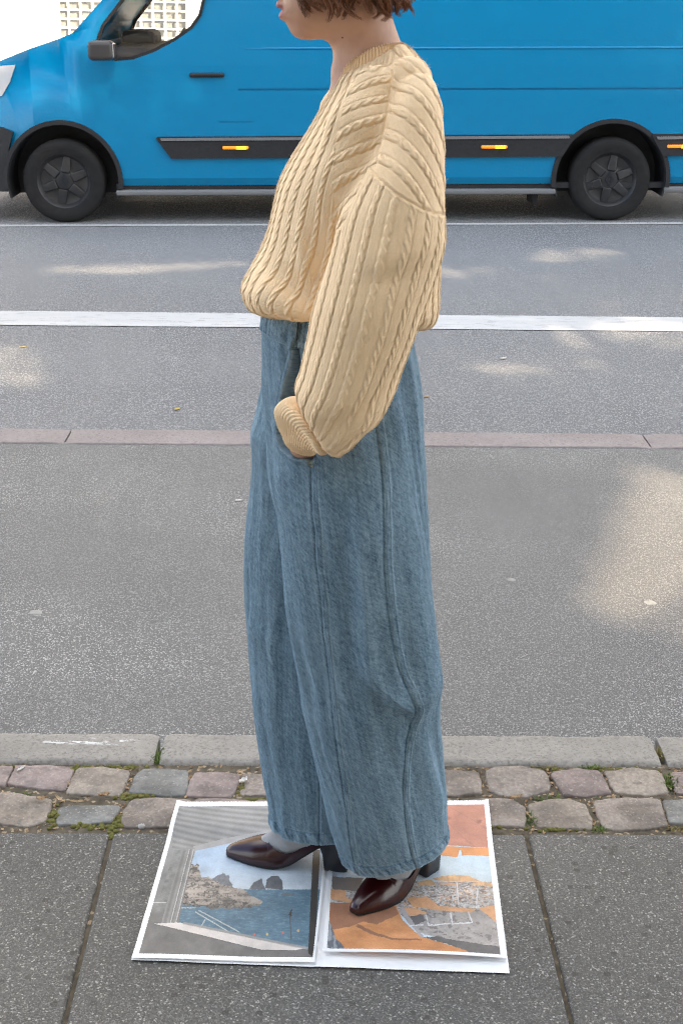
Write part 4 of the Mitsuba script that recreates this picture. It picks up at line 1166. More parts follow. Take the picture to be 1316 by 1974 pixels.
# ---------------------------------------------------------------- wide jeans
NEAR_LEG = np.array([[1.09, .0300, 2.222, .1050, .1100, 0], [1.02, 0.0245, 2.22, 0.1178, 0.1202, 0.0], [0.96, 0.0298, 2.2125, 0.1211, 0.1222, 0.6667], [0.92, 0.0329, 2.205, 0.1228, 0.1225, 1.3333], [0.88, 0.037, 2.1975, 0.1228, 0.1212, 2.0], [0.84, 0.04, 2.19, 0.1223, 0.1193, 2.6667], [0.8, 0.0429, 2.1783, 0.1232, 0.1187, 3.3333], [0.76, 0.0466, 2.1667, 0.1222, 0.1164, 4.0], [0.72, 0.0527, 2.155, 0.1187, 0.1101, 4.6667], [0.68, 0.0564, 2.1533, 0.1185, 0.1065, 5.8571], [0.62, 0.0619, 2.1508, 0.1187, 0.1014, 8.4286], [0.56, 0.0671, 2.152, 0.1193, 0.0986, 11.0], [0.5, 0.0744, 2.155, 0.1194, 0.0963, 13.5714], [0.44, 0.0834, 2.158, 0.1192, 0.0938, 16.1429], [0.38, 0.0916, 2.161, 0.1191, 0.0913, 18.7143], [0.32, 0.0992, 2.164, 0.1165, 0.087, 22.4], [0.27, 0.1076, 2.1674, 0.1164, 0.085, 26.4], [0.22, 0.1159, 2.1714, 0.1157, 0.0827, 30.4], [0.17, 0.1233, 2.1754, 0.115, 0.0803, 34.4], [0.12, 0.131, 2.1794, 0.1106, 0.0755, 37.8], [0.075, 0.1388, 2.183, 0.1058, 0.0707, 40.5]])
FAR_LEG = np.array([[1.06, .0233, 2.225, .1050, .1050, 0], [1.02, 0.0233, 2.225, 0.1080, 0.1080, 0.0], [0.96, 0.0278, 2.23, 0.1125, 0.1116, 0.0], [0.92, 0.0277, 2.235, 0.1154, 0.1135, 0.0], [0.88, 0.0242, 2.24, 0.1214, 0.1184, 0.0], [0.84, 0.0161, 2.245, 0.1214, 0.1175, 0.0], [0.8, 0.0101, 2.2517, 0.1189, 0.1142, 0.0], [0.76, 0.0063, 2.2583, 0.1169, 0.1113, 0.0], [0.72, 0.0025, 2.265, 0.1148, 0.1068, 0.0], [0.68, -0.0022, 2.2683, 0.1132, 0.1023, -0.4], [0.62, -0.0089, 2.2733, 0.1111, 0.0959, -1.6], [0.56, -0.0117, 2.2737, 0.1095, 0.0921, -2.8], [0.5, -0.0136, 2.2717, 0.1075, 0.0889, -4.0], [0.44, -0.0134, 2.2697, 0.1051, 0.0854, -5.2], [0.38, -0.0126, 2.2677, 0.1024, 0.0818, -6.4], [0.32, -0.0124, 2.2657, 0.0996, 0.0782, -7.6], [0.27, -0.0105, 2.2638, 0.0963, 0.0744, -8.24], [0.22, -0.008, 2.2618, 0.0924, 0.0703, -8.64], [0.17, -0.005, 2.2598, 0.0883, 0.0661, -9.04], [0.12, -0.0021, 2.2578, 0.0843, 0.0621, -9.44], [0.075, -0.0001, 2.256, 0.0818, 0.0594, -9.8]])
S1 = [[1.0186, -1.973], [0.92, -2.01], [0.8348, -2.064], [0.7483, -2.113], [0.6982, -2.155], [0.6185, -2.183], [0.5265, -2.253], [0.4292, -2.344], [0.3494, -2.428], [0.2778, -2.526], [0.194, -2.666], [0.0750, -2.907]]
S2 = [[1.02, -1.15], [0.9037, -1.189], [0.828, -1.175], [0.751, -1.245], [0.6834, -1.322], [0.5928, -1.371], [0.5157, -1.378], [0.4441, -1.308], [0.4022, -1.266], [0.3332, -1.406], [0.2521, -1.616], [0.2102, -1.679], [0.1426, -1.742], [0.075, -1.69]]
S3 = [[0.9, -1.30], [0.2764, -1.301], [0.2129, -1.315], [0.148, -1.343], [0.075, -1.371]]
POCKET = [[1.0186, -2.092], [0.9916, -2.19], [0.9754, -2.239], [0.9429, -2.344], [0.9091, -2.456], [0.8848, -2.554], [0.8632, -2.589], [0.8442, -2.512], [0.8348, -2.288], [0.8375, -2.022]]
POCKETB = [[0.7442, -2.715], [0.7293, -2.428], [0.7145, -2.183]]
FOLD1 = [[0.7537, -1.525], [0.6847, -1.574], [0.5955, -1.637], [0.4968, -1.707], [0.4562, -1.567], [0.4089, -1.301]]
R_ = .115


def trouser_leg(tab, nz=470, nt=400):
    tab = tab[::-1]
    z = np.linspace(tab[0, 0], tab[-1, 0], nz)
    q = spl(z, tab[:, 0], tab[:, 1:])
    th = np.linspace(-PI, PI, nt, endpoint=False)
    ps = np.radians(q[:, 4])[:, None]
    a, b = q[:, 2:3] * np.cos(th), q[:, 3:4] * np.sin(th)
    P = np.stack([q[:, 0:1] + a * np.cos(ps) - b * np.sin(ps), q[:, 1:2] + a * np.sin(ps) + b * np.cos(ps), np.repeat(z[:, None], nt, 1)], -1)
    return P, np.repeat(z[:, None], nt, 1), np.repeat(th[None], nz, 0)


def sm(x, a, b):
    t = np.clip((x - a) / (b - a), 0, 1)
    return t * t * (3 - 2 * t)


def wrap(a):
    return (a + PI) % (2 * PI) - PI


def seam_offset(Z, TH, curve):
    """signed distance in metres from a seam given as (z, angle), positive towards growing angle"""
    c = np.array(curve)[::-1]
    return wrap(TH - spl(Z, c[:, 0], c[:, 1])) * R_


def pl_dist(Z, TH, curve):
    c = np.array(curve)
    return dist_polyline(TH * R_, Z, [(t * R_, z) for z, t in c])


def seam_relief(s, width=.0105):
    """felled seam: raised band beside a groove, with pucker left to the caller"""
    band = 1 / (1 + np.exp(-(s + .0002) / .0007)) * 1 / (1 + np.exp((s - width) / .0010))
    groove = np.exp(-((s + .0018) / .0016) ** 2)
    row = np.exp(-((s - .0022) / .0008) ** 2) + np.exp(-((s - width + .0018) / .0008) ** 2)
    return .0014 * band - .0022 * groove - .0005 * row, band, groove, row


def leg_mesh(tab, seams, near, nz=470, nt=400):
    P, Z, TH = trouser_leg(tab, nz, nt)
    N = grid_normals(P)
    q3 = np.stack([P[..., 0], P[..., 1], P[..., 2]], -1)
    d = (meshkit.fbm(q3 * [7, 7, 2.2] + 3, 3, 2 + near) - .5) * .020 + (meshkit.fbm(q3 * [26, 26, 9], 3, 7 + near) - .5) * .0052
    d *= np.clip((1.02 - Z) / .25, .15, 1)
    dr_ = meshkit.noise(np.stack([np.cos(TH) * 3.0 + .5 * np.sin(Z * 6), np.sin(TH) * 3.0, Z * 2.2 + near * 5], -1), 12)
    d += .0090 * (1 - (2 * dr_ - 1) ** 2 - .6) * np.clip((1.0 - Z) / .1, 0, 1)
    dr_ = meshkit.noise(np.stack([np.cos(TH + Z * .8) * 7, np.sin(TH + Z * .8) * 7, Z * 4 + near * 9], -1), 14)
    d += .0030 * (1 - (2 * dr_ - 1) ** 2 - .6) * np.clip((1.02 - Z) / .06, 0, 1)
    # long vertical drapes below the waist
    d += .0032 * np.cos(13 * TH + 1.2 * np.sin(5 * Z) + near) * np.exp(-((Z - .93) / .10) ** 2)
    wear = .5 + 0 * Z + (meshkit.fbm(np.stack([TH * 5, Z * 3.0, 0 * Z], -1), 3, 9) - .5) * .25
    for c in seams:
        s = seam_offset(Z, TH, c)
        rel, band, groove, row = seam_relief(s)
        puck = meshkit.noise(np.stack([Z * 95, s * 60, 0 * s + near], -1), 5) - .5
        d += rel + .0011 * puck * np.exp(-(s / .016) ** 2)
        wear += .22 * band * (puck + .10) * 2 - .25 * groove + .12 * np.exp(-((s + .006) / .004) ** 2) + .32 * np.exp(-((s - .0108) / .0013) ** 2) + .30 * np.exp(-((s - .0008) / .0009) ** 2) - .12 * row
    # hem: doubled cloth with a stitched line and ropey pucker
    hz = Z - Z.min()
    puck = meshkit.fbm(np.stack([TH * 17 + hz * 90, hz * 25, 0 * hz + near], -1), 2, 8) - .5
    hem = 1 / (1 + np.exp((hz - .0215) / .0011))
    d += .0018 * hem - .0018 * np.exp(-((hz - .0228) / .0013) ** 2) + .0026 * puck * np.exp(-((hz - .013) / .012) ** 2)
    wear += 1.5 * puck * np.exp(-((hz - .014) / .011) ** 2) + .4 * np.exp(-(hz / .0025) ** 2) + .35 * np.exp(-((hz - .0245) / .0014) ** 2) - .25 * np.exp(-((hz - .0220) / .0014) ** 2)
    if near:
        # cloth bellied out behind the knee: slopes up to the bulge, breaks back below it
        bz, bt = .450, -1.02
        up, dn = np.exp(-((Z - bz) / .20) ** 2), np.exp(-((Z - bz) / .055) ** 2)
        side_ = np.exp(-(wrap(TH - bt - np.clip((Z - bz) * .4, -.2, .2)) / .55) ** 2)
        d += .026 * np.where(Z > bz, up, dn) * side_
        # a ridge that falls off gently to the back and sharply to the front
        s = seam_offset(Z, TH, [[.86, -1.50]] + FOLD1 + [[.36, -1.10]])
        env = sm(Z, .37, .44) * sm(Z, .84, .70)
        d += .0210 * env * np.where(s > 0, np.exp(-np.abs(s) / .040), np.exp(-(s / .012) ** 2))
        d += .0060 * np.exp(-(wrap(TH + 1.05 + (Z - .25) * 1.0) / .22) ** 2) * np.exp(-((Z - .24) / .11) ** 2)
        d += -.0050 * np.exp(-(wrap(TH + .75 + (Z - .25) * 1.4) / .16) ** 2) * np.exp(-((Z - .27) / .10) ** 2)
        d += .0050 * np.exp(-(wrap(TH + 2.0 - (Z - .3) * .8) / .2) ** 2) * np.exp(-((Z - .33) / .16) ** 2)
        # pocket: bound front edge, opening sunk behind it, patch outline below
        poly = Polygon([(t * R_, z) for z, t in POCKET])
        ins = shapely.contains_xy(poly, TH * R_, Z)
        e = pl_dist(Z, TH, POCKET)
        sd = np.where(ins, e, -e)
        d += -.052 * np.clip(sd / .007, 0, 1) + .0026 * np.exp(-((sd + .0035) / .003) ** 2) - .0009 * np.exp(-((sd + .0085) / .0010) ** 2)
        wear += .45 * np.exp(-((sd + .0008) / .0016) ** 2) - .12 * np.exp(-((sd + .0095) / .001) ** 2)
        sp = pl_dist(Z, TH, POCKETB)
        d += -.0010 * np.exp(-(sp / .0012) ** 2); wear += .12 * np.exp(-((sp - .003) / .003) ** 2) - .12 * np.exp(-(sp / .0014) ** 2)
        sp = np.abs(wrap(TH - (-2.62)) * R_)
        # dart low on the back hip
        s = dist_polyline(TH * R_, Z, [(-.62 * R_, 1.0), (-.78 * R_, .955)])
        d += -.0028 * np.exp(-(s / .0018) ** 2)
    else:
        s = dist_polyline(TH * R_, Z, [(-2.645 * R_, .482), (-2.218 * R_, .471), (-1.917 * R_, .444)])
        d += .0055 * np.exp(-(s / .022) ** 2)
        d += .006 * np.exp(-((Z - .83) / .03) ** 2) * np.exp(-(wrap(TH + 2.8) / .5) ** 2)
    P = P + N * d[..., None]
    wear = np.clip(wear, 0, 1.2)
    uv = np.stack([wear, TH * R_], -1).reshape(-1, 2)
    return P, tm(P.reshape(-1, 3), grid_faces(nz, nt, True)[:, ::-1]), uv


TROUSERS = PERSON + '__trousers'
labels[TROUSERS] = {'label': 'wide leg faded blue jeans'}
PN, mesh_, uv_ = leg_mesh(NEAR_LEG, (S1, S2), 1, 520, 540)
add('leg', mesh_, 'm_denim', TROUSERS, smooth=True, uv=uv_, label='near wide jeans leg with the pocket')
PF, mesh_, uv_ = leg_mesh(FAR_LEG, (S3,), 0)
add('leg', mesh_, 'm_denim', TROUSERS, smooth=True, uv=uv_, label='far jeans leg')


def on_leg(P, tab, z, th, off=.0008):
    z0, z1 = tab[:, 0].min(), tab[:, 0].max()
    i = (z - z0) / (z1 - z0) * (P.shape[0] - 1); j = (wrap(th) + PI) / (2 * PI) * P.shape[1]
    i0 = int(np.clip(i, 0, P.shape[0] - 2)); j0 = int(j) % P.shape[1]; fi, fj = i - i0, j - int(j)
    a = P[i0, j0] * (1 - fj) + P[i0, (j0 + 1) % P.shape[1]] * fj; b = P[i0 + 1, j0] * (1 - fj) + P[i0 + 1, (j0 + 1) % P.shape[1]] * fj
    p = a * (1 - fi) + b * fi
    c = P[i0].mean(0); nrm = p - c; nrm[2] = 0
    return p + nrm / (np.linalg.norm(nrm) + 1e-9) * off


def stitches(P, tab, curve, shift, step=.0034, r=.00042):
    """rows of thread dashes beside a seam"""
    c = np.array(curve)[::-1]
    zz = np.arange(c[0, 0] + .004, min(c[-1, 0], 1.01), step)
    out = []
    for a in zz:
        pts = [on_leg(P, tab, a + k * step * .62, float(spl(a + k * step * .62, c[:, 0], c[:, 1])) + shift / R_, .0006) for k in (0, .5, 1)]
        out.append(tube(pts, r, 4, cap=False))
    return cat(out)


for c, P_, tab in ((S1, PN, NEAR_LEG), (S2, PN, NEAR_LEG), (S3, PF, FAR_LEG)):
    add('stitching', cat([stitches(P_, tab, c, .0022), stitches(P_, tab, c, .0086)]), 'm_thread_blue', TROUSERS, smooth=True, kind='stuff')
for P_, tab in ((PN, NEAR_LEG), (PF, FAR_LEG)):
    out = []
    z = tab[:, 0].min() + .0228
    for k in range(220):
        t = -PI + 2 * PI * k / 220
        out.append(tube([on_leg(P_, tab, z, t, .0006), on_leg(P_, tab, z, t + 2 * PI / 220 * .6, .0006)], .00042, 4, cap=False))
    add('hem_stitching', cat(out), 'm_thread_blue', TROUSERS, smooth=True, kind='stuff')
# waistband with a belt loop at the pocket
zb = np.linspace(1.0125, 1.062, 26); tb_ = np.linspace(-PI, PI, 420, endpoint=False)
B0 = np.array([[on_leg(PN, NEAR_LEG, z, t, .0024) for t in tb_] for z in zb])
ZB, TB = np.meshgrid(zb, tb_, indexing='ij')
pk = (meshkit.fbm(np.stack([TB * 18, ZB * 40, 0 * ZB], -1), 3, 3) - .5)
dz = -.010 * np.exp(-((TB + 2.0) / .75) ** 2) + .003
B0[..., 2] += dz
nrm = grid_normals(B0)
prof_ = np.clip((ZB - zb[0]) / .0018, 0, 1)
B0 = B0 + nrm * (.006 * pk + .0015 * (prof_ - 1))[..., None]
add('waistband', tm(B0.reshape(-1, 3), grid_faces(26, 420, True)[:, ::-1]), 'm_denim', TROUSERS, smooth=True, uv=np.stack([.48 + 1.1 * pk + .35 * np.exp(-((ZB - zb[0]) / .0015) ** 2), TB * R_], -1).reshape(-1, 2))
lp = []
for z in np.linspace(1.002, 1.056, 14):
    for t in np.linspace(-2.205, -2.085, 9):
        lp.append(on_leg(PN, NEAR_LEG, z, t, .0080 + .0018 * math.cos((t + 2.145) / .060 * PI / 2)))
lp = np.array(lp).reshape(14, 9, 3)
back = lp.copy(); back[..., 1] += .004
uvl = np.column_stack([np.tile(.45 + .45 * (np.abs(np.linspace(-1, 1, 9)) > .8), 14), np.tile(np.linspace(0, .014, 9), 14)])
add('belt_loop', tm(np.vstack([lp.reshape(-1, 3), back.reshape(-1, 3)]), np.vstack([grid_faces(14, 9), grid_faces(14, 9)[:, ::-1] + 126])), 'm_denim', TROUSERS, smooth=True, uv=np.vstack([uvl, uvl]))
# bar tack at the pocket corner
pts = [on_leg(PN, NEAR_LEG, .8375 - .0012 * k, -2.03 - .10 * (k % 2), .0022) for k in range(9)]
add('bar_tack', tube(pts, .0005, 5), 'm_thread', TROUSERS, smooth=True)

# ---------------------------------------------------------------- socks and shoes
SOLE_T = [0, .02, .06, .10, .125, .15, .175, .20, .225, .245]


def shoe(S, name_label):
    """pointed, square-tipped pump on a block heel; t along the foot from the toe (m), local x across"""
    L = .238
    tt = np.array([0, .004, .012, .03, .06, .09, .12, .15, .18, .21, .230, L])
    half = np.array([.008, .0125, .0165, .0245, .0345, .0385, .0365, .0310, .0275, .0270, .0235, .012])
    sole = np.array([.0045, .004, .0035, .003, .003, .0035, .011, .031, .052, .064, .0675, .069])
    dome = ([0, .004, .012, .03, .055, .078, .095, .12, .15, .18, .21, L], [.012, .0165, .0215, .0295, .0395, .0465, .056, .079, .115, .155, .182, .190])
    rim_ = ([0, .070, .082, .092, .105, .120, .135, .150, .170, .195, .215, .230, L], [1, 1, .0462, .0425, .0388, .0378, .043, .053, .073, .097, .112, .119, .120])
    n = 80; t = np.concatenate([np.linspace(0, .03, 16, endpoint=False), np.linspace(.03, L, n - 16)])
    W, Z0, Zd = spl(t, tt, half), spl(t, tt, sole), spl(t, *dome)
    Zr = np.where(t < .079, Zd, np.minimum(np.interp(t, *rim_), Zd - .00005))
    Z1 = Zr
    m = 41
    s = np.linspace(-1, 1, m)
    rows = []
    for i in range(n):
        top = math.asin(min(1.0, (Zr[i] - Z0[i]) / (Zd[i] - Z0[i])))
        a = np.abs(s)
        ph = np.clip((a - .30) / .70, 0, 1) * top
        bulge = W[i] * (.94 + .06 * np.clip(np.sin(ph) / .3, 0, 1))
        x = np.where(a < .30, W[i] * .94 * a / .30, bulge * np.cos(ph) ** .78)
        z = np.where(a < .30, Z0[i], Z0[i] + (Zd[i] - Z0[i]) * np.sin(ph) ** 1.12)
        rows.append(np.stack([np.sign(s) * x, np.full(m, t[i]), z], -1))
    G_ = np.array(rows)
    return G_, t, W, Z0, Z1


def to_world(S, q):
    d = S['dir']; nrm = np.array([-d[1], d[0]])
    xy = S['toe'] + q[..., 1:2] * d * S['k'] + q[..., 0:1] * nrm
    return np.concatenate([xy, q[..., 2:3] + PAPER_Z], -1)


PAPER_Z = .0055


def build_shoe(S, label):
    G_, t, W, Z0, Z1 = shoe(S, label)
    n, m = G_.shape[:2]
    outer = G_
    # shell: outer skin, inner skin a little inside, closed along the rim; toe cap closed by the narrow first ring
    nr = np.cross(np.gradient(outer, axis=1), np.gradient(outer, axis=0)); nr /= np.linalg.norm(nr, axis=-1, keepdims=True) + 1e-9
    ctr = np.stack([0 * t, t, (Z0 + Z1) / 2], -1)[:, None]
    nr *= np.sign((nr * (outer - ctr)).sum(-1, keepdims=True) + 1e-12)
    inner = outer - nr * .0016
    v = np.vstack([to_world(S, outer).reshape(-1, 3), to_world(S, inner).reshape(-1, 3)])
    f0 = grid_faces(n, m); f1 = f0[:, ::-1] + n * m
    rim = []
    i = np.arange(n - 1)
    for col in (0, m - 1):
        a, b = i * m + col, (i + 1) * m + col
        rim.append(np.stack([a, b, b + n * m], 1)); rim.append(np.stack([a, b + n * m, a + n * m], 1))
    c0 = len(v); v = np.vstack([v, to_world(S, np.array([[[0, -.001, .009]]])).reshape(-1, 3), to_world(S, np.array([[[0, t[-1] + .003, .095]]])).reshape(-1, 3)])
    j = np.arange(m - 1)
    caps = [np.stack([j, j + 1, np.full(m - 1, c0)], 1), np.stack([(n - 1) * m + j, (n - 1) * m + j + 1, np.full(m - 1, c0 + 1)], 1)]
    msh = tm(v, np.vstack([f0, f1] + rim + caps))
    key = add('shoe', msh, 'm_patent', PERSON, smooth=38, label=label)
    # thin dark sole edge
    sl = []
    for i in range(n):
        w = W[i] * .955
        sl.append([[-w, t[i], Z0[i] + .0012], [-w, t[i], Z0[i] - .0032], [w, t[i], Z0[i] - .0032], [w, t[i], Z0[i] + .0012]])
    sl = to_world(S, np.array(sl)); sl[..., 2] = np.maximum(sl[..., 2], PAPER_Z + .0002)
    scene[key + '__sole'] = ply(tm(sl.reshape(-1, 3), np.vstack([grid_faces(n, 4, True), [[0, 1, 2], [0, 2, 3]]])), 'm_sole', smooth=30)
    # block heel
    hp = []
    for z, t0, t1, w in ((0.0, .186, .229, .0225), (.004, .1855, .230, .0227), (.030, .183, .231, .0232), (.052, .176, .233, .0240), (.066, .166, .234, .0250)):
        r = .005
        p = sbox(-w + r, t0 + r, w - r, t1 - r).buffer(r, quad_segs=4)
        o = resample(list(p.exterior.coords)[:-1], .0035)[:40] if False else np.array([p.exterior.interpolate(k / 48, normalized=True).coords[0] for k in range(48)])
        zz = np.full(48, z) if z < .05 else np.minimum(np.interp(o[:, 1], t, Z0) + .001, z + .01)
        hp.append(np.column_stack([o, zz]))
    hp = np.array(hp); hw = to_world(S, hp)
    cb = to_world(S, np.array([[[0, .20, 0.0]]])).reshape(1, 3)
    k = np.arange(48)
    hm = tm(np.vstack([hw.reshape(-1, 3), cb]), np.vstack([grid_faces(5, 48, True), np.stack([k, (k + 1) % 48, np.full(48, 240)], 1)]))
    scene[key + '__heel'] = ply(hm, 'm_heel', smooth=40)
    labels[key + '__heel'] = {'label': 'black block heel'}
    # sock: foot filling the shoe and ankle up into the trouser leg
    ax_ = steps((-.045, .0451, .0026)), steps((.03, .232, .0026)), steps((.004, .19, .0026))

    def fs(Q):
        f = f_chain(Q, [(0, .05, .020), (0, .09, .030), (0, .12, .040), (0, .15, .058), (0, .19, .088), (0, .205, .095)], [.013, .0215, .027, .0275, .026, .022], .012)
        f = smin(f, f_chain(Q, [(0, .112, .040), (0, .134, .068), (0, .158, .112)], [.020, .026, .030], .012), .012)
        return smin(f, f_chain(Q, [(0, .160, .110), (0, .170, .145), (0, .172, .20)], [.030, .031, .035], .012), .012)
    so = surface_nets(sample_field(fs, ax_, 0, .012), *ax_); taubin(so, 6)
    so.vertices = to_world(S, np.array(so.vertices))
    add('sock', so, 'm_sock', PERSON, smooth=True)


build_shoe(SHOE_A, 'burgundy patent pump on the far foot')
build_shoe(SHOE_B, 'burgundy patent pump on the near foot')

# ---------------------------------------------------------------- hair: a wavy bob
HAIR = PERSON + '__hair'
rh = np.random.default_rng(21)
HC_ = np.array([.031, MY, 1.568])
capv = trimesh.creation.icosphere(4)
q = capv.vertices
keepf = []
cv = HC_ + q * [.086, .079, .086]
under = q[:, 2] < -.25
cv[under] = HC_ + q[under] * [.074, .070, .086]
fm = np.all(~((cv[capv.faces][:, :, 0] < -.005) & (cv[capv.faces][:, :, 2] < 1.60)), axis=1) & np.all(cv[capv.faces][:, :, 2] > 1.505, axis=1)
scene[HAIR] = ply(tm(cv, capv.faces[fm]), 'm_hair', smooth=True, uv=np.column_stack([q[:, 0] * 3 + q[:, 1] * 3, q[:, 2]]))
labels[HAIR] = {'label': 'wavy chin length auburn bob'}
locks, luv = [], []
for k in range(150):
    a = -PI + 2 * PI * ((k * .618034) % 1.0)
    if abs(wrap(a - PI)) < .80:            # open over the face
        continue
    el = rh.uniform(.05, 1.3)
    low = 1.4825 + rh.uniform(-.005, .013) + (.006 if math.cos(a) > .75 else 0)
    ph, fr = rh.uniform(0, 6.28), rh.uniform(60, 95)
    amp = rh.uniform(.004, .010); lay = rh.uniform(.96, 1.08); curl = rh.uniform(-.5, 1.3); tw = rh.choice([-1, 1, 1]) * rh.uniform(.6, 2.4)
    n_ = 24
    guide = []
    for t in np.linspace(0, 1, n_):
        zz = HC_[2] + .091 * math.sin(el) * (1 - t) ** 1.15 + (low - HC_[2]) * (1 - (1 - t) ** 1.15)
        up = max(0.0, (zz - HC_[2]) / .094)
        r_ = max(math.sqrt(max(0, 1 - up * up)), .3) * lay
        if t > .7:
            r_ *= 1 - .16 * curl * ((t - .7) / .3) ** 1.5
        aa = a + .05 * math.sin(fr * zz + ph) * t + .10 * tw * max(0, t - .72)
        guide.append([HC_[0] + math.cos(aa) * .0865 * r_ + amp * math.sin(fr * zz + ph) * t, HC_[1] + math.sin(aa) * .083 * r_ + amp * math.cos(fr * zz + ph) * t, zz])
    guide = np.array(guide); th_ = np.linspace(0, 1, n_)
    hx_ = rh.uniform(.004, .009) * np.clip((th_ - .45) / .55, 0, 1) ** 1.2; om = rh.uniform(7, 12) * rh.choice([-1, 1])
    guide[:, 0] += hx_ * np.cos(om * th_ + ph) * abs(math.sin(a)) + hx_ * .6 * np.cos(om * th_ + ph) * math.cos(a)
    guide[:, 1] += hx_ * .5 * np.cos(om * th_ + ph) * math.sin(a)
    guide[:, 2] += hx_ * .8 * np.sin(om * th_ + ph)
    tt_ = np.linspace(0, 1, n_)[:, None]
    for q_ in range(16):
        o = rh.normal(size=3) * [.0042, .0042, .0010]
        tip = rh.uniform(-.10, .05)
        pts = spl(np.linspace(0, 1 + min(tip, 0), n_), np.linspace(0, 1, n_), guide) + o * (1 - .62 * tt_) + rh.normal(size=3) * .0012 * tt_ ** 2
        rad = np.interp(tt_[:, 0], [0, .15, .8, 1], [.0006, .0011, .0009, .00025])
        tb2 = tube(pts, rad, 4, cap=False)
        locks.append(tb2); luv.append(np.column_stack([np.full(len(tb2.vertices), rh.uniform(0, 9)), tb2.vertices[:, 2] * 10]))
scene[HAIR + '__locks'] = ply(cat(locks), 'm_hair', smooth=True, uv=np.vstack(luv))
labels[HAIR + '__locks'] = {'kind': 'stuff'}

# ---------------------------------------------------------------- the open newspaper under the shoes
PRINT_L = {
    'frame': [[0.026, 0.964], [0.98, 0.973], [0.986, 0.027], [0.034, 0.024]],
    'roof': [[0.007, 0.972], [0.998, 0.985], [1.012, 0.839], [0.658, 0.805], [0.357, 0.749], [0.191, 0.694], [0.05, 0.672]],
    'beam': [[1.012, 0.839], [0.658, 0.805], [0.357, 0.749], [0.18, 0.698], [0.191, 0.652], [0.395, 0.717], [0.662, 0.779], [1.014, 0.813]],
    'sky': [[0.201, 0.666], [0.395, 0.717], [0.662, 0.779], [1.014, 0.813], [0.993, 0.406], [0.184, 0.394]],
    'sea': [[0.185, 0.413], [0.992, 0.425], [0.991, 0.061], [0.595, 0.145], [0.216, 0.206]],
    'rocks': [[0.19, 0.32], [0.191, 0.466], [0.192, 0.568], [0.235, 0.575], [0.271, 0.501], [0.323, 0.488], [0.424, 0.449], [0.489, 0.431], [0.58, 0.393], [0.671, 0.35], [0.653, 0.319], [0.556, 0.298], [0.358, 0.301]],
    'rockA': [[0.326, 0.461], [0.365, 0.495], [0.406, 0.522], [0.438, 0.503], [0.485, 0.418], [0.443, 0.414]],
    'rockB': [[0.576, 0.419], [0.592, 0.462], [0.636, 0.488], [0.672, 0.42]],
    'rockC': [[0.668, 0.427], [0.668, 0.482], [0.692, 0.506], [0.734, 0.506], [0.756, 0.477], [0.771, 0.419]],
    'boat': [[0.763, 0.39], [0.782, 0.4], [0.842, 0.397], [0.837, 0.385], [0.778, 0.384]],
    'post': [[0.117, 0.665], [0.193, 0.684], [0.211, 0.212], [0.111, 0.203]],
    'veg': [[0.07, 0.672], [0.122, 0.672], [0.117, 0.204], [0.054, 0.214]],
    'floor': [[0.037, 0.19], [0.177, 0.181], [0.564, 0.095], [0.75, 0.068], [0.988, 0.033], [0.989, 0.022], [0.022, 0.015]],
    'sill': [[0.07, 0.199], [0.215, 0.209], [0.596, 0.142], [0.944, 0.082], [0.89, 0.069], [0.708, 0.07], [0.56, 0.101], [0.379, 0.137]],
    'rpost': [[0.913, 0.678], [0.956, 0.678], [0.995, 0.022], [0.959, 0.049]],
    'flag': [[0.823, 0.273], [0.839, 0.31], [0.843, 0.255]],
}
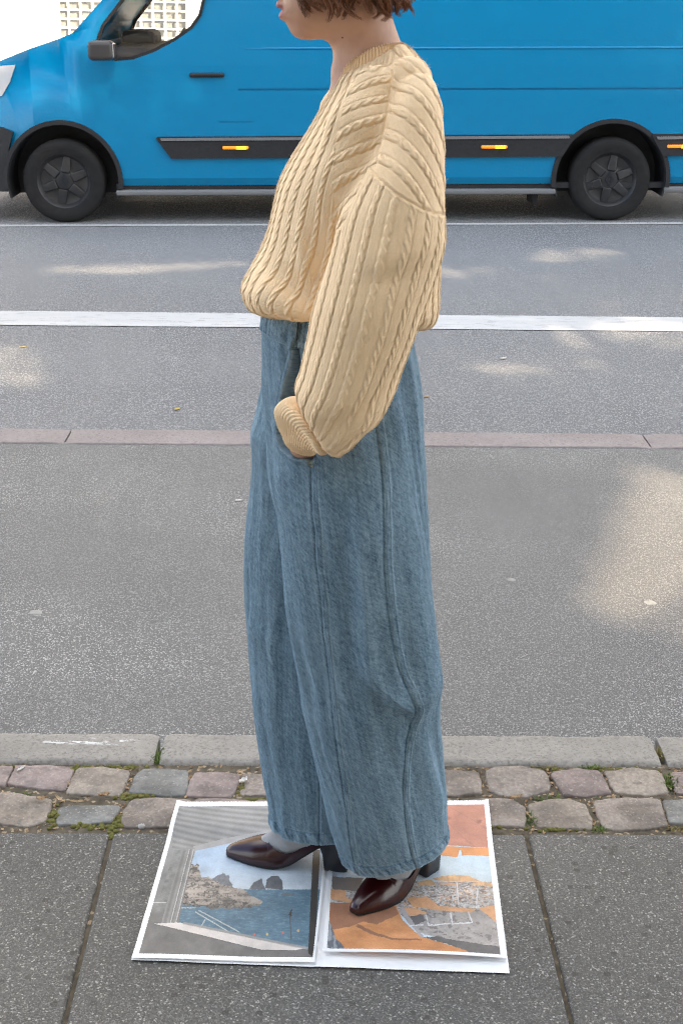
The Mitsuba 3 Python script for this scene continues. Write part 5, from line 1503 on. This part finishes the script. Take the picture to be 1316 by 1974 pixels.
PRINT_R = {
    'frame': [[0.026, 0.968], [0.971, 0.969], [0.97, 0.018], [0.023, 0.018]],
    'canopy': [[-0.003, 0.988], [0.985, 0.977], [0.981, 0.682], [0.011, 0.743]],
    'valance': [[0.011, 0.743], [0.654, 0.694], [0.981, 0.682], [0.976, 0.626], [0.821, 0.632], [0.78, 0.618], [0.651, 0.631], [0.016, 0.662]],
    'notch': [[0.786, 0.614], [0.796, 0.667], [0.808, 0.667], [0.813, 0.615]],
    'sky': [[0.015, 0.669], [0.651, 0.638], [0.976, 0.633], [0.982, 0.449], [0.029, 0.434]],
    'band': [[0.028, 0.451], [0.983, 0.459], [0.979, 0.26], [0.04, 0.238]],
    'umb': [[0.622, 0.473], [0.681, 0.491], [0.757, 0.502], [0.846, 0.493], [0.906, 0.464], [0.829, 0.46], [0.679, 0.461]],
    'umb2': [[0.657, 0.44], [0.715, 0.451], [0.783, 0.446], [0.773, 0.433]],
    'umb3': [[0.84, 0.443], [0.903, 0.461], [0.976, 0.452], [0.974, 0.429]],
    'umb4': [[0.552, 0.459], [0.619, 0.47], [0.648, 0.434], [0.545, 0.429]],
    'lounger': [[0.476, 0.349], [0.591, 0.365], [0.659, 0.306], [0.868, 0.291], [0.837, 0.269], [0.67, 0.278], [0.508, 0.296]],
    'lounger2': [[0.451, 0.288], [0.523, 0.29], [0.598, 0.261], [0.492, 0.239]],
    'lounger3': [[0.018, 0.397], [0.107, 0.392], [0.121, 0.343], [0.165, 0.33], [0.166, 0.311], [0.022, 0.334]],
    'loungerR': [[0.88, 0.298], [0.991, 0.322], [0.984, 0.2]],
    'sand': [[0.418, 0.275], [0.983, 0.3], [0.979, 0.058], [0.66, 0.1], [0.533, 0.143]],
    'sandsh': [[0.468, 0.245], [0.566, 0.257], [0.573, 0.211], [0.52, 0.185]],
    'shadow': [[0.552, 0.108], [0.661, 0.111], [0.8, 0.081], [0.98, 0.064], [0.974, 0.007], [0.854, 0.003]],
    'fore': [[0.011, 0.311], [0.403, 0.319], [0.45, 0.217], [0.552, 0.108], [0.862, 0.001], [0.053, 0.002]],
    'foresh': [[0.011, 0.311], [0.221, 0.315], [0.409, 0.294], [0.427, 0.25], [0.299, 0.185], [0.224, 0.202], [0.153, 0.169], [0.039, 0.142]],
    'arm': [[0.194, 0.186], [0.285, 0.136], [0.396, 0.092], [0.552, 0.091], [0.551, 0.082], [0.39, 0.08], [0.27, 0.118], [0.183, 0.17]],
    'side': [[0.002, 0.253], [0.044, 0.16], [0.072, 0.085], [0.135, 0.007], [0.011, 0.009]],
    'leftdark': [[0.026, 0.478], [0.217, 0.474], [0.188, 0.387], [0.031, 0.397]],
}
LINES_R = [[[0.448, 0.288], [0.552, 0.114]], [[0.581, 0.254], [0.596, 0.187], [0.717, 0.202]], [[0.721, 0.263], [0.729, 0.203]], [[0.82, 0.272], [0.838, 0.211], [0.729, 0.2]], [[0.769, 0.455], [0.771, 0.317]], [[0.884, 0.412], [0.868, 0.298]], [[0.564, 0.189], [0.491, 0.184]]]
LINES_L = [[[0.208, 0.298], [0.286, 0.3]], [[0.023, 0.327], [0.108, 0.328]], [[0.311, 0.284], [0.562, 0.168]], [[0.292, 0.275], [0.504, 0.167]], [[0.359, 0.23], [0.337, 0.169]], [[0.833, 0.261], [0.857, 0.131]], [[0.186, 0.673], [0.195, 0.205]], [[0.16, 0.673], [0.165, 0.205]], [[0.245, 0.206], [0.595, 0.148], [0.949, 0.082]]]


def in_poly(u, v, pts, soft=.0022):
    """even-odd test of (u, v) in a polygon -> 0/1 (drjit)"""
    inside = mi.Bool(False) & (u > 9)
    n = len(pts)
    for k in range(n):
        (x0, y0), (x1, y1) = pts[k], pts[(k + 1) % n]
        if abs(y1 - y0) < 1e-6:
            continue
        inside ^= ((y0 > v) ^ (y1 > v)) & (u < (x1 - x0) / (y1 - y0) * (v - y0) + x0)
    return dr.select(inside, mi.Float(1), mi.Float(0))


def near_line(u, v, pts, w):
    m = mi.Float(0)
    for (x0, y0), (x1, y1) in zip(pts[:-1], pts[1:]):
        dx, dy = x1 - x0, y1 - y0
        t = dr.clip(((u - x0) * dx + (v - y0) * dy) / (dx * dx + dy * dy), 0, 1)
        d = dr.sqrt(dr.square(u - x0 - t * dx) + dr.square(v - y0 - t * dy))
        m = dr.maximum(m, smoothstep(w, w * .5, d))
    return m


PAPER = (0.84, 0.84, 0.845)


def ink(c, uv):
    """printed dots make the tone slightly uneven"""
    return (c * .96 + mi.Color3f(PAPER) * .025) * (.90 + .2 * fbm(uv.x * 150, uv.y * 200, 4.0, 3)) * (.80 + .4 * fbm(uv.x * 11, uv.y * 15, 2.0, 3))  # the share of paper white paints a faint gloss sheen over the print


def c_page_left(p, n, uv):
    """the printed photograph of the left page: a window with rocks and the sea"""
    D = PRINT_L
    wob = (fbm(uv.x * 42, uv.y * 60, 1.0, 3) - .5)
    u, v = uv.x, uv.y
    ur, vr = u + wob * .020, v + (fbm(uv.x * 50, uv.y * 42, 7.0, 3) - .5) * .030
    c = mi.Color3f(.23, .225, .22) * (.75 + .5 * fbm(u * 9, v * 12, 0.0, 3))
    leafy = mix((.13, .135, .13), (.28, .275, .265), fbm(u * 40, v * 50, 3.0, 3))
    c = mix(c, leafy, in_poly(u, v, D['veg']))
    c = mix(c, (.155, .148, .142), smoothstep(.30, .24, v))
    stripes = .5 + .5 * dr.sin((v * 1.0 + u * .42) * 185 * (1 - .25 * u))
    c = mix(c, mix((.23, .225, .22), (.33, .325, .315), stripes) * (.8 + .25 * u), in_poly(u, v, D['roof']))
    c = mix(c, (.33, .325, .32), in_poly(u, v, D['beam']))
    sky = mix((.52, .58, .63), (.36, .47, .60), smoothstep(.40, .80, v + .15 * (1 - u)))
    c = mix(c, sky, in_poly(u, v, D['sky']))
    wave = fbm(u * 46, v * 190, 2.0, 4)
    sea = mix((.060, .125, .185), (.135, .225, .29), wave)
    sea = mix(sea, (.19, .28, .33), smoothstep(.62, .78, wave) * .5)
    c = mix(c, sea, in_poly(u, v, D['sea']))
    far_ = mix((.085, .095, .115), (.17, .175, .19), fbm(u * 70, v * 70, 5.0, 3))
    c = mix(c, far_ * 1.25, in_poly(ur, vr, D['rockA']))
    c = mix(c, far_, in_poly(u + wob * .008, v + wob * .008, D['rockB']))
    c = mix(c, far_ * .8, in_poly(u + wob * .006, v + wob * .006, D['rockC']))
    rk = fbm(u * 38 + 8 * wob, v * 55, 2.0, 4)
    rock = mix((.075, .068, .064), (.40, .35, .31), smoothstep(.28, .72, rk))
    rock = mix(rock, (.05, .05, .05), smoothstep(.34, .29, v) * .7)
    c = mix(c, rock, in_poly(ur, vr, D['rocks']))
    c = mix(c, (.13, .14, .15), in_poly(u, v, D['boat']))
    post = mix((.17, .165, .16), (.24, .235, .225), .5 + .5 * dr.sin(u * 180))
    c = mix(c, post, in_poly(u, v, D['post']))
    c = mix(c, (.115, .11, .105), in_poly(u, v, D['floor']))
    c = mix(c, mi.Color3f(.155, .148, .142) * (.8 + .4 * fbm(u * 25, v * 25, 0.0, 3)), in_poly(u, v, [[-.1, .222], [.08, .21], [.98, .035], [1, -.05], [-.1, -.05]]))
    c = mix(c, (.60, .55, .52), in_poly(u, v, D['sill']))
    for k, l in enumerate(LINES_L):
        c = mix(c, (.50, .49, .47) if k not in (5, 8) else (.09, .085, .08) if k == 5 else (.30, .28, .26), near_line(u, v, l, 0.0040 if k not in (8,) else .010) * .8)
    c = mix(c, (.06, .055, .05), in_poly(u, v, D['flag']))
    for bu, bv, bc in ((.722, .157, (.55, .45, .2)), (.807, .165, (.5, .15, .14)), (.89, .179, (.5, .35, .2)), (.651, .155, (.5, .15, .14))):
        c = mix(c, bc, smoothstep(.0085, .006, dr.sqrt(dr.square(u - bu) + dr.square(v - bv))))
    c = mix(c, mix((.030, .027, .024), (.12, .108, .095), smoothstep(.25, .75, v)), in_poly(u, v, D['rpost']))
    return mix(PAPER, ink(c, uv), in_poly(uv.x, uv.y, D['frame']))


def c_page_right(p, n, uv):
    """the printed photograph of the right page: orange loungers and parasols on a beach"""
    D = PRINT_R
    wob = fbm(uv.x * 30, uv.y * 30, 1.0, 3) - .5
    u, v = uv.x + (fbm(uv.x * 70, uv.y * 70, 5.0, 2) - .5) * .007, uv.y + (fbm(uv.x * 70, uv.y * 70, 9.0, 2) - .5) * .007
    c = mix((.42, .56, .66), (.55, .63, .68), smoothstep(.8, .45, v))
    rad_ = dr.abs(dr.sin((u - .2) / (1.35 - v) * 9.0))
    can = mix((.42, .175, .12), (.54, .265, .19), fbm(u * 5, v * 7, 2.0, 3)) * (.86 + .14 * smoothstep(.0, .12, rad_))
    c = mix(c, can, in_poly(u, v, D['canopy']))
    spot = smoothstep(.028, .014, dr.sqrt(dr.square(u - .74) + dr.square((v - .87) * 1.6))) + smoothstep(.022, .012, dr.sqrt(dr.square(u - .93) + dr.square((v - .845) * 1.2)))
    c = mix(c, (.25, .11, .08), dr.clip(spot, 0, 1) * .55 * (.5 + fbm(u * 60, v * 60, 0.0, 2)))
    c = mix(c, (.66, .29, .115), in_poly(u, v, D['valance']))
    c = mix(c, (.52, .62, .68), in_poly(u, v, D['notch']))
    # crowded strip of beach furniture far off
    cl = voronoi(u * 44, v * 120)
    cw = cl[2]
    band = mix((.33, .31, .30), (.50, .47, .45), fbm(u * 30, v * 60, 3.0, 3))
    band = mix(band, (.60, .33, .18), smoothstep(.76, .80, cw))
    band = mix(band, (.22, .20, .19), smoothstep(.82, .86, cw))
    band = mix(band, (.62, .62, .61), smoothstep(.45, .9, dr.abs(dr.sin(u * 95 + 6 * wob))) * smoothstep(.58, .66, fbm(u * 24, v * 40, 9.0, 2)) * .8)
    c2 = voronoi(u * 95, v * 230)[2]
    band = mix(band, (.64, .62, .60), smoothstep(.72, .76, c2) * .8)
    band = mix(band, (.20, .15, .13), smoothstep(.24, .20, c2) * .6)
    band = mix(band, (.62, .36, .20), smoothstep(.90, .93, c2))
    c = mix(c, band, in_poly(u, v + wob * .006, D['band']))
    for k, q in (('umb', (.70, .44, .24)), ('umb2', (.62, .38, .22)), ('umb3', (.68, .43, .24)), ('umb4', (.66, .42, .22))):
        c = mix(c, mi.Color3f(q) * (.8 + .4 * fbm(u * 60, v * 20, 2.0, 2)), in_poly(u, v, D[k]))
    sand = mix((.30, .27, .25), (.47, .43, .40), fbm(u * 48, v * 70, 1.0, 4))
    sand = mix(sand, (.17, .15, .14), smoothstep(.60, .68, fbm(u * 38, v * 62, 6.0, 3)) * .7)
    c = mix(c, sand, in_poly(u, v + wob * .012, D['sand']))
    c = mix(c, (.15, .14, .14), in_poly(u, v, D['sandsh']))
    c = mix(c, mi.Color3f(.135, .125, .12) * (.8 + .4 * fbm(u * 40, v * 40, 0.0, 3)), in_poly(u, v + wob * .016, D['shadow']))
    c = mix(c, (.20, .17, .15), in_poly(u, v, D['leftdark']))
    for k in ('lounger', 'lounger2', 'lounger3', 'loungerR'):
        c = mix(c, mi.Color3f(.66, .36, .19) * (.9 + .2 * fbm(u * 70, v * 70, 0.0, 2)), in_poly(u, v, D[k]))
    fore = mix((.50, .20, .07), (.72, .34, .15), fbm(u * 7, v * 26, 1.0, 4))
    c = mix(c, fore, in_poly(u, v, D['fore']))
    c = mix(c, (.34, .155, .085), in_poly(u, v, D['foresh']) * in_poly(u, v, D['fore']))
    c = mix(c, (.30, .14, .08), in_poly(u, v, D['arm']))
    c = mix(c, mix((.12, .13, .15), (.30, .31, .33), smoothstep(.4, .6, fbm(u * 60, v * 20, 0.0, 2))), in_poly(u, v, D['side']))
    for k, l in enumerate(LINES_R):
        c = mix(c, (.66, .65, .64) if k else (.40, .37, .36), near_line(u, v, l, .0045 if k else .012))
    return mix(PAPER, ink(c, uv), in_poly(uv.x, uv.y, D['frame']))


bsdf('m_page_left', c_page_left, 0.55, 0.3)
bsdf('m_page_right', c_page_right, 0.55, 0.3)
bsdf('m_paper', lambda p, n, uv: mi.Color3f(PAPER) * (.97 + .05 * fbm(p.x * 30, p.y * 30, 0.0, 2)), 0.6, 0.3)
NEWS = thing('newspaper', 'open newspaper with two colour photographs lying on the pavement under the shoes', 'newspaper')


def page(name, q, zf, m, label, nx=90, ny=110):
    """q: corners TL TR BR BL on the ground; v runs from 0 at the near edge to 1 at the far edge"""
    u, v = np.meshgrid(np.linspace(0, 1, nx), np.linspace(0, 1, ny))
    TL, TR, BR, BL = (np.array(c) for c in q)
    xy = (TL * ((1 - u) * v)[..., None] + TR * (u * v)[..., None] + BR * (u * (1 - v))[..., None] + BL * ((1 - u) * (1 - v))[..., None])
    z = zf(u, v)
    # a photograph printed flat: its uv follow the sheet as a projective map of the corners
    A = []; b = []
    for (x_, y_), (s, t) in zip(q, ((0, 1), (1, 1), (1, 0), (0, 0))):
        A += [[x_, y_, 1, 0, 0, 0, -s * x_, -s * y_], [0, 0, 0, x_, y_, 1, -t * x_, -t * y_]]; b += [s, t]
    h_ = np.append(np.linalg.solve(np.array(A), np.array(b)), 1).reshape(3, 3)
    w_ = np.concatenate([xy, np.ones_like(u)[..., None]], -1) @ h_.T
    uv = (w_[..., :2] / w_[..., 2:]).reshape(-1, 2)
    v3 = np.concatenate([xy, z[..., None]], -1).reshape(-1, 3)
    return add(name, tm(v3, grid_faces(ny, nx)), m, NEWS, smooth=True, uv=uv, label=label)


base = lambda u, v: .0016 + .0065 * sm(v, .72, .85) + .0022 * meshkit.noise(np.stack([u * 5, v * 4, 0 * u], -1), 2) * sm(v, .25, 0)
page('sheet', [(-.277, 2.439), (.031, 2.443), (-.003, 1.945), (-.306, 1.961)], base, 'm_paper', None, 40, 40)
page('sheet', [(.031, 2.443), (.339, 2.450), (.318, 1.930), (-.003, 1.945)], base, 'm_paper', None, 40, 40)
page('page', [(-.276, 2.4375), (.031, 2.442), (-.002, 1.950), (-.3055, 1.9625)], lambda u, v: .0044 + .0068 * sm(v, .72, .85) - .0006 * u + .004 * sm(v, .10, 0) * (.35 + .65 * meshkit.noise(np.stack([u * 3.2, 0 * u, 0 * u], -1), 4)) + .004 * sm(u, .06, 0) * sm(v, .6, 1) + .0010 * np.sin(u * 7 + v * 3) * sm(v, .35, .1), 'm_page_left', 'left page with a photograph of the sea through a window')
page('page', [(.031, 2.442), (.339, 2.448), (.316, 1.958), (.011, 1.973)], lambda u, v: .0042 + .0068 * sm(v, .72, .85) + .0105 * sm(v, .20, 0) * (.45 + .55 * np.sin(PI * (u * .8 + .1))) + .003 * sm(u, .05, 0) + .003 * sm(u, .95, 1) * sm(v, .7, 1), 'm_page_right', 'right page with a photograph of orange beach loungers')

# ---------------------------------------------------------------- weeds, moss, litter
bsdf('m_grass', lambda p, n, uv: mix((.055, .095, .018), (.16, .22, .05), fbm(p.x * 60, p.y * 60, p.z * 80, 2)), .6, .25)
bsdf('m_grass_dry', lambda p, n, uv: mix((.16, .14, .04), (.30, .25, .10), fbm(p.x * 60, p.y * 60, p.z * 80, 2)), .7, .2)
bsdf('m_moss', lambda p, n, uv: mix((.075, .075, .022), (.19, .18, .06), fbm(p.x * 240, p.y * 240, p.z * 240, 2)), .9, .1)
bsdf('m_dry_leaf', lambda p, n, uv: mix((.20, .105, .05), (.50, .36, .22), cell_rand(dr.floor(p.x * 130), dr.floor(p.y * 130), 2)), .75, .2)
bsdf('m_husk', lambda p, n, uv: mix((.36, .24, .13), (.56, .44, .30), fbm(p.x * 90, p.y * 200, 0.0, 3)), .7, .2)
bsdf('m_pale', (.62, .60, .56), .7, .2)
bsdf('m_yellow_leaf', (.55, .42, .14), .6, .3)
bsdf('m_gum', lambda p, n, uv: mix((.24, .235, .22), (.34, .33, .31), fbm(p.x * 120, p.y * 120, 0.0, 2)), .6, .3)
rg = np.random.default_rng(77)


def blades(x, y, rx_, ry_, n, hmin, hmax, z0=-.012):
    out_v, out_f = [], []
    for k in range(n):
        a = rg.uniform(0, 2 * PI); r = math.sqrt(rg.uniform(0, 1))
        b = np.array([x + rx_ * r * math.cos(a), y + ry_ * r * math.sin(a), z0])
        h_ = rg.uniform(hmin, hmax); lean = np.array([rg.normal() * .6, rg.normal() * .6, 0]) * h_
        sd = rg.uniform(0, PI); w = np.array([math.cos(sd), math.sin(sd), 0]) * rg.uniform(.0010, .0021)
        pts = [b + lean * t * t + np.array([0, 0, h_ * (t - .18 * t * t)]) for t in (0, .4, .75, 1)]
        o = sum(len(q) for q in out_v)
        out_v.append(np.array([pts[0] - w, pts[0] + w, pts[1] - w * .9, pts[1] + w * .9, pts[2] - w * .55, pts[2] + w * .55, pts[3]]))
        out_f += [[o, o + 1, o + 3], [o, o + 3, o + 2], [o + 2, o + 3, o + 5], [o + 2, o + 5, o + 4], [o + 4, o + 5, o + 6]]
    return tm(np.vstack(out_v), out_f)


TUFTS = [(-.336, 2.640, .022, .030, 90, .030, 'm_grass', 'green grass tuft growing in the kerb joint left of the jeans'),
         (-.598, 2.490, .036, .010, 110, .016, 'm_grass', 'low green weeds under the cobble at the left edge of the photo'),
         (.727, 2.540, .016, .034, 120, .026, 'm_grass', 'lush green tuft between the cobbles at the right edge of the photo'),
         (.742, 2.668, .020, .026, 80, .024, 'm_grass_dry', 'yellowish grass tuft in the kerb joint at the right edge of the photo'),
         (.462, 2.483, .034, .010, 90, .018, 'm_grass', 'green tuft between the two cobble rows right of the jeans'),
         (.416, 2.405, .012, .030, 80, .022, 'm_grass', 'green tuft in the cobble joint beside the right corner of the newspaper'),
         (.569, 2.606, .024, .010, 70, .022, 'm_grass', 'small green tuft along the kerb stone, right one of two'),
         (.478, 2.604, .030, .011, 80, .020, 'm_grass_dry', 'brownish tuft along the kerb stone, left one of two right of the jeans'),
         (.546, 2.372, .016, .012, 60, .018, 'm_grass', 'pale green tuft at the slab edge, third cobble right of the newspaper'),
         (.705, 2.376, .030, .010, 70, .016, 'm_grass_dry', 'straw coloured grass at the slab edge near the right edge of the photo'),
         (-.385, 2.592, .018, .008, 45, .014, 'm_grass_dry', 'mossy tuft at the kerb between the second and third cobble from the left'),
         (.560, 2.492, .030, .006, 50, .012, 'm_grass', 'thin green weeds between the cobble rows near the right edge')]
for x, y, rx_, ry_, n, h_, m, label in TUFTS:
    add('grass_tuft', blades(x, y, rx_, ry_, int(n * 1.5), h_ * .25, h_ * .75), m, smooth=False, label=label, cat='grass tuft', group='weeds in the paving joints')

# moss cushions filling the joints
mv, mf, o = [], [], 0
for x, y, sx, sy, n in ((-.386, 2.392, .016, .020, 60), (-.425, 2.374, .042, .006, 60), (-.516, 2.410, .010, .028, 60), (-.377, 2.485, .020, .012, 50), (-.50, 2.590, .016, .006, 26), (-.342, 2.488, .030, .007, 40), (-.392, 2.346, .010, .016, 20), (-.65, 2.60, .04, .005, 30), (-.435, 2.60, .08, .004, 40), (-.15, 2.53, .008, .03, 24), (-.11, 2.475, .05, .006, 30), (.47, 2.370, .04, .004, 24), (.33, 2.375, .03, .004, 16), (.60, 2.600, .10, .004, 30)):
    for k in range(n):
        c = np.array([x + sx * rg.normal() * .6, y + sy * rg.normal() * .6, -.010 + rg.uniform(0, .005)])
        s_ = trimesh.creation.icosphere(1); r = rg.uniform(.0022, .0048)
        v_ = s_.vertices * [r, r, r * .8] * (1 + .4 * meshkit.noise(s_.vertices * 3 + k)[:, None]) + c
        mv.append(v_); mf.append(s_.faces + o); o += len(v_)
add('moss', tm(np.vstack(mv), np.vstack(mf)), 'm_moss', smooth=False, kind='stuff', label='moss cushions in the paving joints')

# bits of dry leaf and soil crumbs lying in the joints
spans = []
for row, yb in ((ROW1, 2.54), (ROW2, 2.424)):
    xs_ = sorted((min(q[0] for q in p), max(q[0] for q in p)) for p in row)
    for (a0, a1), (b0, b1) in zip(xs_[:-1], xs_[1:]):
        if abs(a1) < 1.0:
            spans.append((min(a1, b0) - .002, max(a1, b0) + .002, yb - .05, yb + .05, 34))
spans += [(-.9, .9, 2.592, 2.608, 330), (-.9, .9, 2.474, 2.494, 330), (-.9, .9, 2.354, 2.374, 200)]
lv, lf, o = [], [], 0
for x0, x1, y0, y1, n in spans:
    for k in range(n):
        c = np.array([rg.uniform(x0, x1), rg.uniform(y0, y1), -.0105 + rg.uniform(0, .006)])
        L = rg.uniform(.002, .0065); a = rg.uniform(0, PI); d = np.array([math.cos(a), math.sin(a), rg.normal() * .25]) * L
        w = np.array([-math.sin(a), math.cos(a), rg.normal() * .5]) * L * rg.uniform(.25, .6)
        lv.append(np.array([c - d, c + w + [0, 0, .0012], c + d, c - w])); lf += [[o, o + 1, o + 2], [o, o + 2, o + 3]]; o += 4
add('leaf_litter', tm(np.vstack(lv), lf), 'm_dry_leaf', smooth=False, kind='stuff', label='crumbled dry leaves in the paving joints')


def leaf(x, y, z, L, W, ang, curl, m, name, label, cat_, group=None):
    u, v = np.meshgrid(np.linspace(-1, 1, 13), np.linspace(-1, 1, 7))
    px = u * L; py = v * W * np.sqrt(np.clip(1 - u ** 2, .02, 1)) * (1 + .25 * np.sin(u * 7))
    pz = curl * (v ** 2) * W + .25 * curl * (u ** 2) * L + .0008 * np.sin(9 * u + 5 * v)
    c, s_ = math.cos(ang), math.sin(ang)
    P_ = np.stack([x + px * c - py * s_, y + px * s_ + py * c, z + pz - pz.min() + .0008], -1).reshape(-1, 3)
    add(name, tm(P_, grid_faces(7, 13)), m, smooth=True, label=label, cat=cat_, group=group)


rz0 = lambda x, y: float(road_z(x, y))
leaf(-.508, 2.452, .003, .017, .0035, 2.35, .9, 'm_husk', 'dry_husk', 'tan curled husk pointing down between cobbles at the left', 'husk')
leaf(-.472, 2.446, .003, .017, .003, .05, .8, 'm_husk', 'dry_husk', 'tan husk lying level on the dark cobble at the left', 'husk')
leaf(-.610, 2.575, .001, .011, .003, 1.0, .6, 'm_pale', 'dry_leaf', 'pale split leaf in the joint at the left edge of the photo', 'leaf')
leaf(-.425, 2.475, .000, .011, .006, .3, .7, 'm_dry_leaf', 'dry_leaf', 'reddish brown leaf bits under the second cobble from the left', 'leaf')
leaf(-.150, 2.532, .001, .012, .006, .9, .6, 'm_pale', 'dry_leaf', 'whitish feathery leaf in the joint just left of the jeans', 'leaf')
leaf(.398, 2.470, .002, .013, .004, .25, .9, 'm_husk', 'dry_leaf', 'curled tan leaf between the cobble rows right of the newspaper', 'leaf')
leaf(-.545, 2.455, .004, .010, .005, .2, .7, 'm_dry_leaf', 'dry_leaf', 'brown leaf lying on the leftmost cobble of the near row', 'leaf')
leaf(.897, 6.803, rz0(.9, 6.8), .020, .010, .6, .5, 'm_pale', 'paper_scrap', 'tiny white scrap lying on the road right of the person', 'scrap')
leaf(-.608, 5.854, rz0(-.6, 5.85), .018, .009, 1.1, .5, 'm_yellow_leaf', 'yellow_leaf', 'small yellow leaf on the road left of the jeans', 'leaf')
leaf(.471, 6.087, rz0(.47, 6.1), .013, .007, .3, .5, 'm_husk', 'yellow_leaf', 'small tan leaf on the road close behind the sleeve', 'leaf')
leaf(-1.478, 6.949, rz0(-1.5, 6.95), .020, .006, .2, .5, 'm_yellow_leaf', 'yellow_leaf', 'small yellow leaf near the left edge below the white line', 'leaf')
leaf(-.271, 4.509, TRACK_Z, .013, .006, .3, .5, 'm_pale', 'paper_scrap', 'tiny pale scrap on the cycle track left of the jeans', 'scrap')
for x, y, r, label in ((-.776, 3.587, .017, 'flat pale gum spot on the cycle track near the left edge'), (.937, 3.681, .017, 'flat pale gum spot in the sun patch on the right'), (.564, 3.841, .013, 'flat grey gum spot on the cycle track right of the knee')):
    a = np.arange(40) * 2 * PI / 40
    rr = r * (1 + .25 * (meshkit.noise(np.stack([np.cos(a) * 2 + x * 9, np.sin(a) * 2, 0 * a], -1)) - .5))
    ring_ = [np.column_stack([x + rr * s * np.cos(a), y + rr * s * np.sin(a) * .9, np.full(40, TRACK_Z + z)]) for s, z in ((1, .0002), (.93, .0014), (.7, .0020), (.3, .0022))]
    v_ = np.vstack(ring_ + [[[x, y, TRACK_Z + .0022]]])
    k = np.arange(40)
    add('gum_spot', tm(v_, np.vstack([grid_faces(4, 40, True), np.stack([120 + k, 120 + (k + 1) % 40, np.full(40, 160)], 1)])), 'm_gum', smooth=True, label=label, cat='gum spot', group='gum spots on the cycle track')
bsdf('m_pebble', (.42, .41, .39), .7, .3)
pb = trimesh.creation.icosphere(2); pb.vertices = pb.vertices * [.007, .005, .005] * (1 + .3 * meshkit.noise(pb.vertices * 2)[:, None]) + [-.338, 2.372, -.004]
add('pebble', pb, 'm_pebble', smooth=True, label='small pale pebble at the slab edge left of the newspaper', cat='pebble')
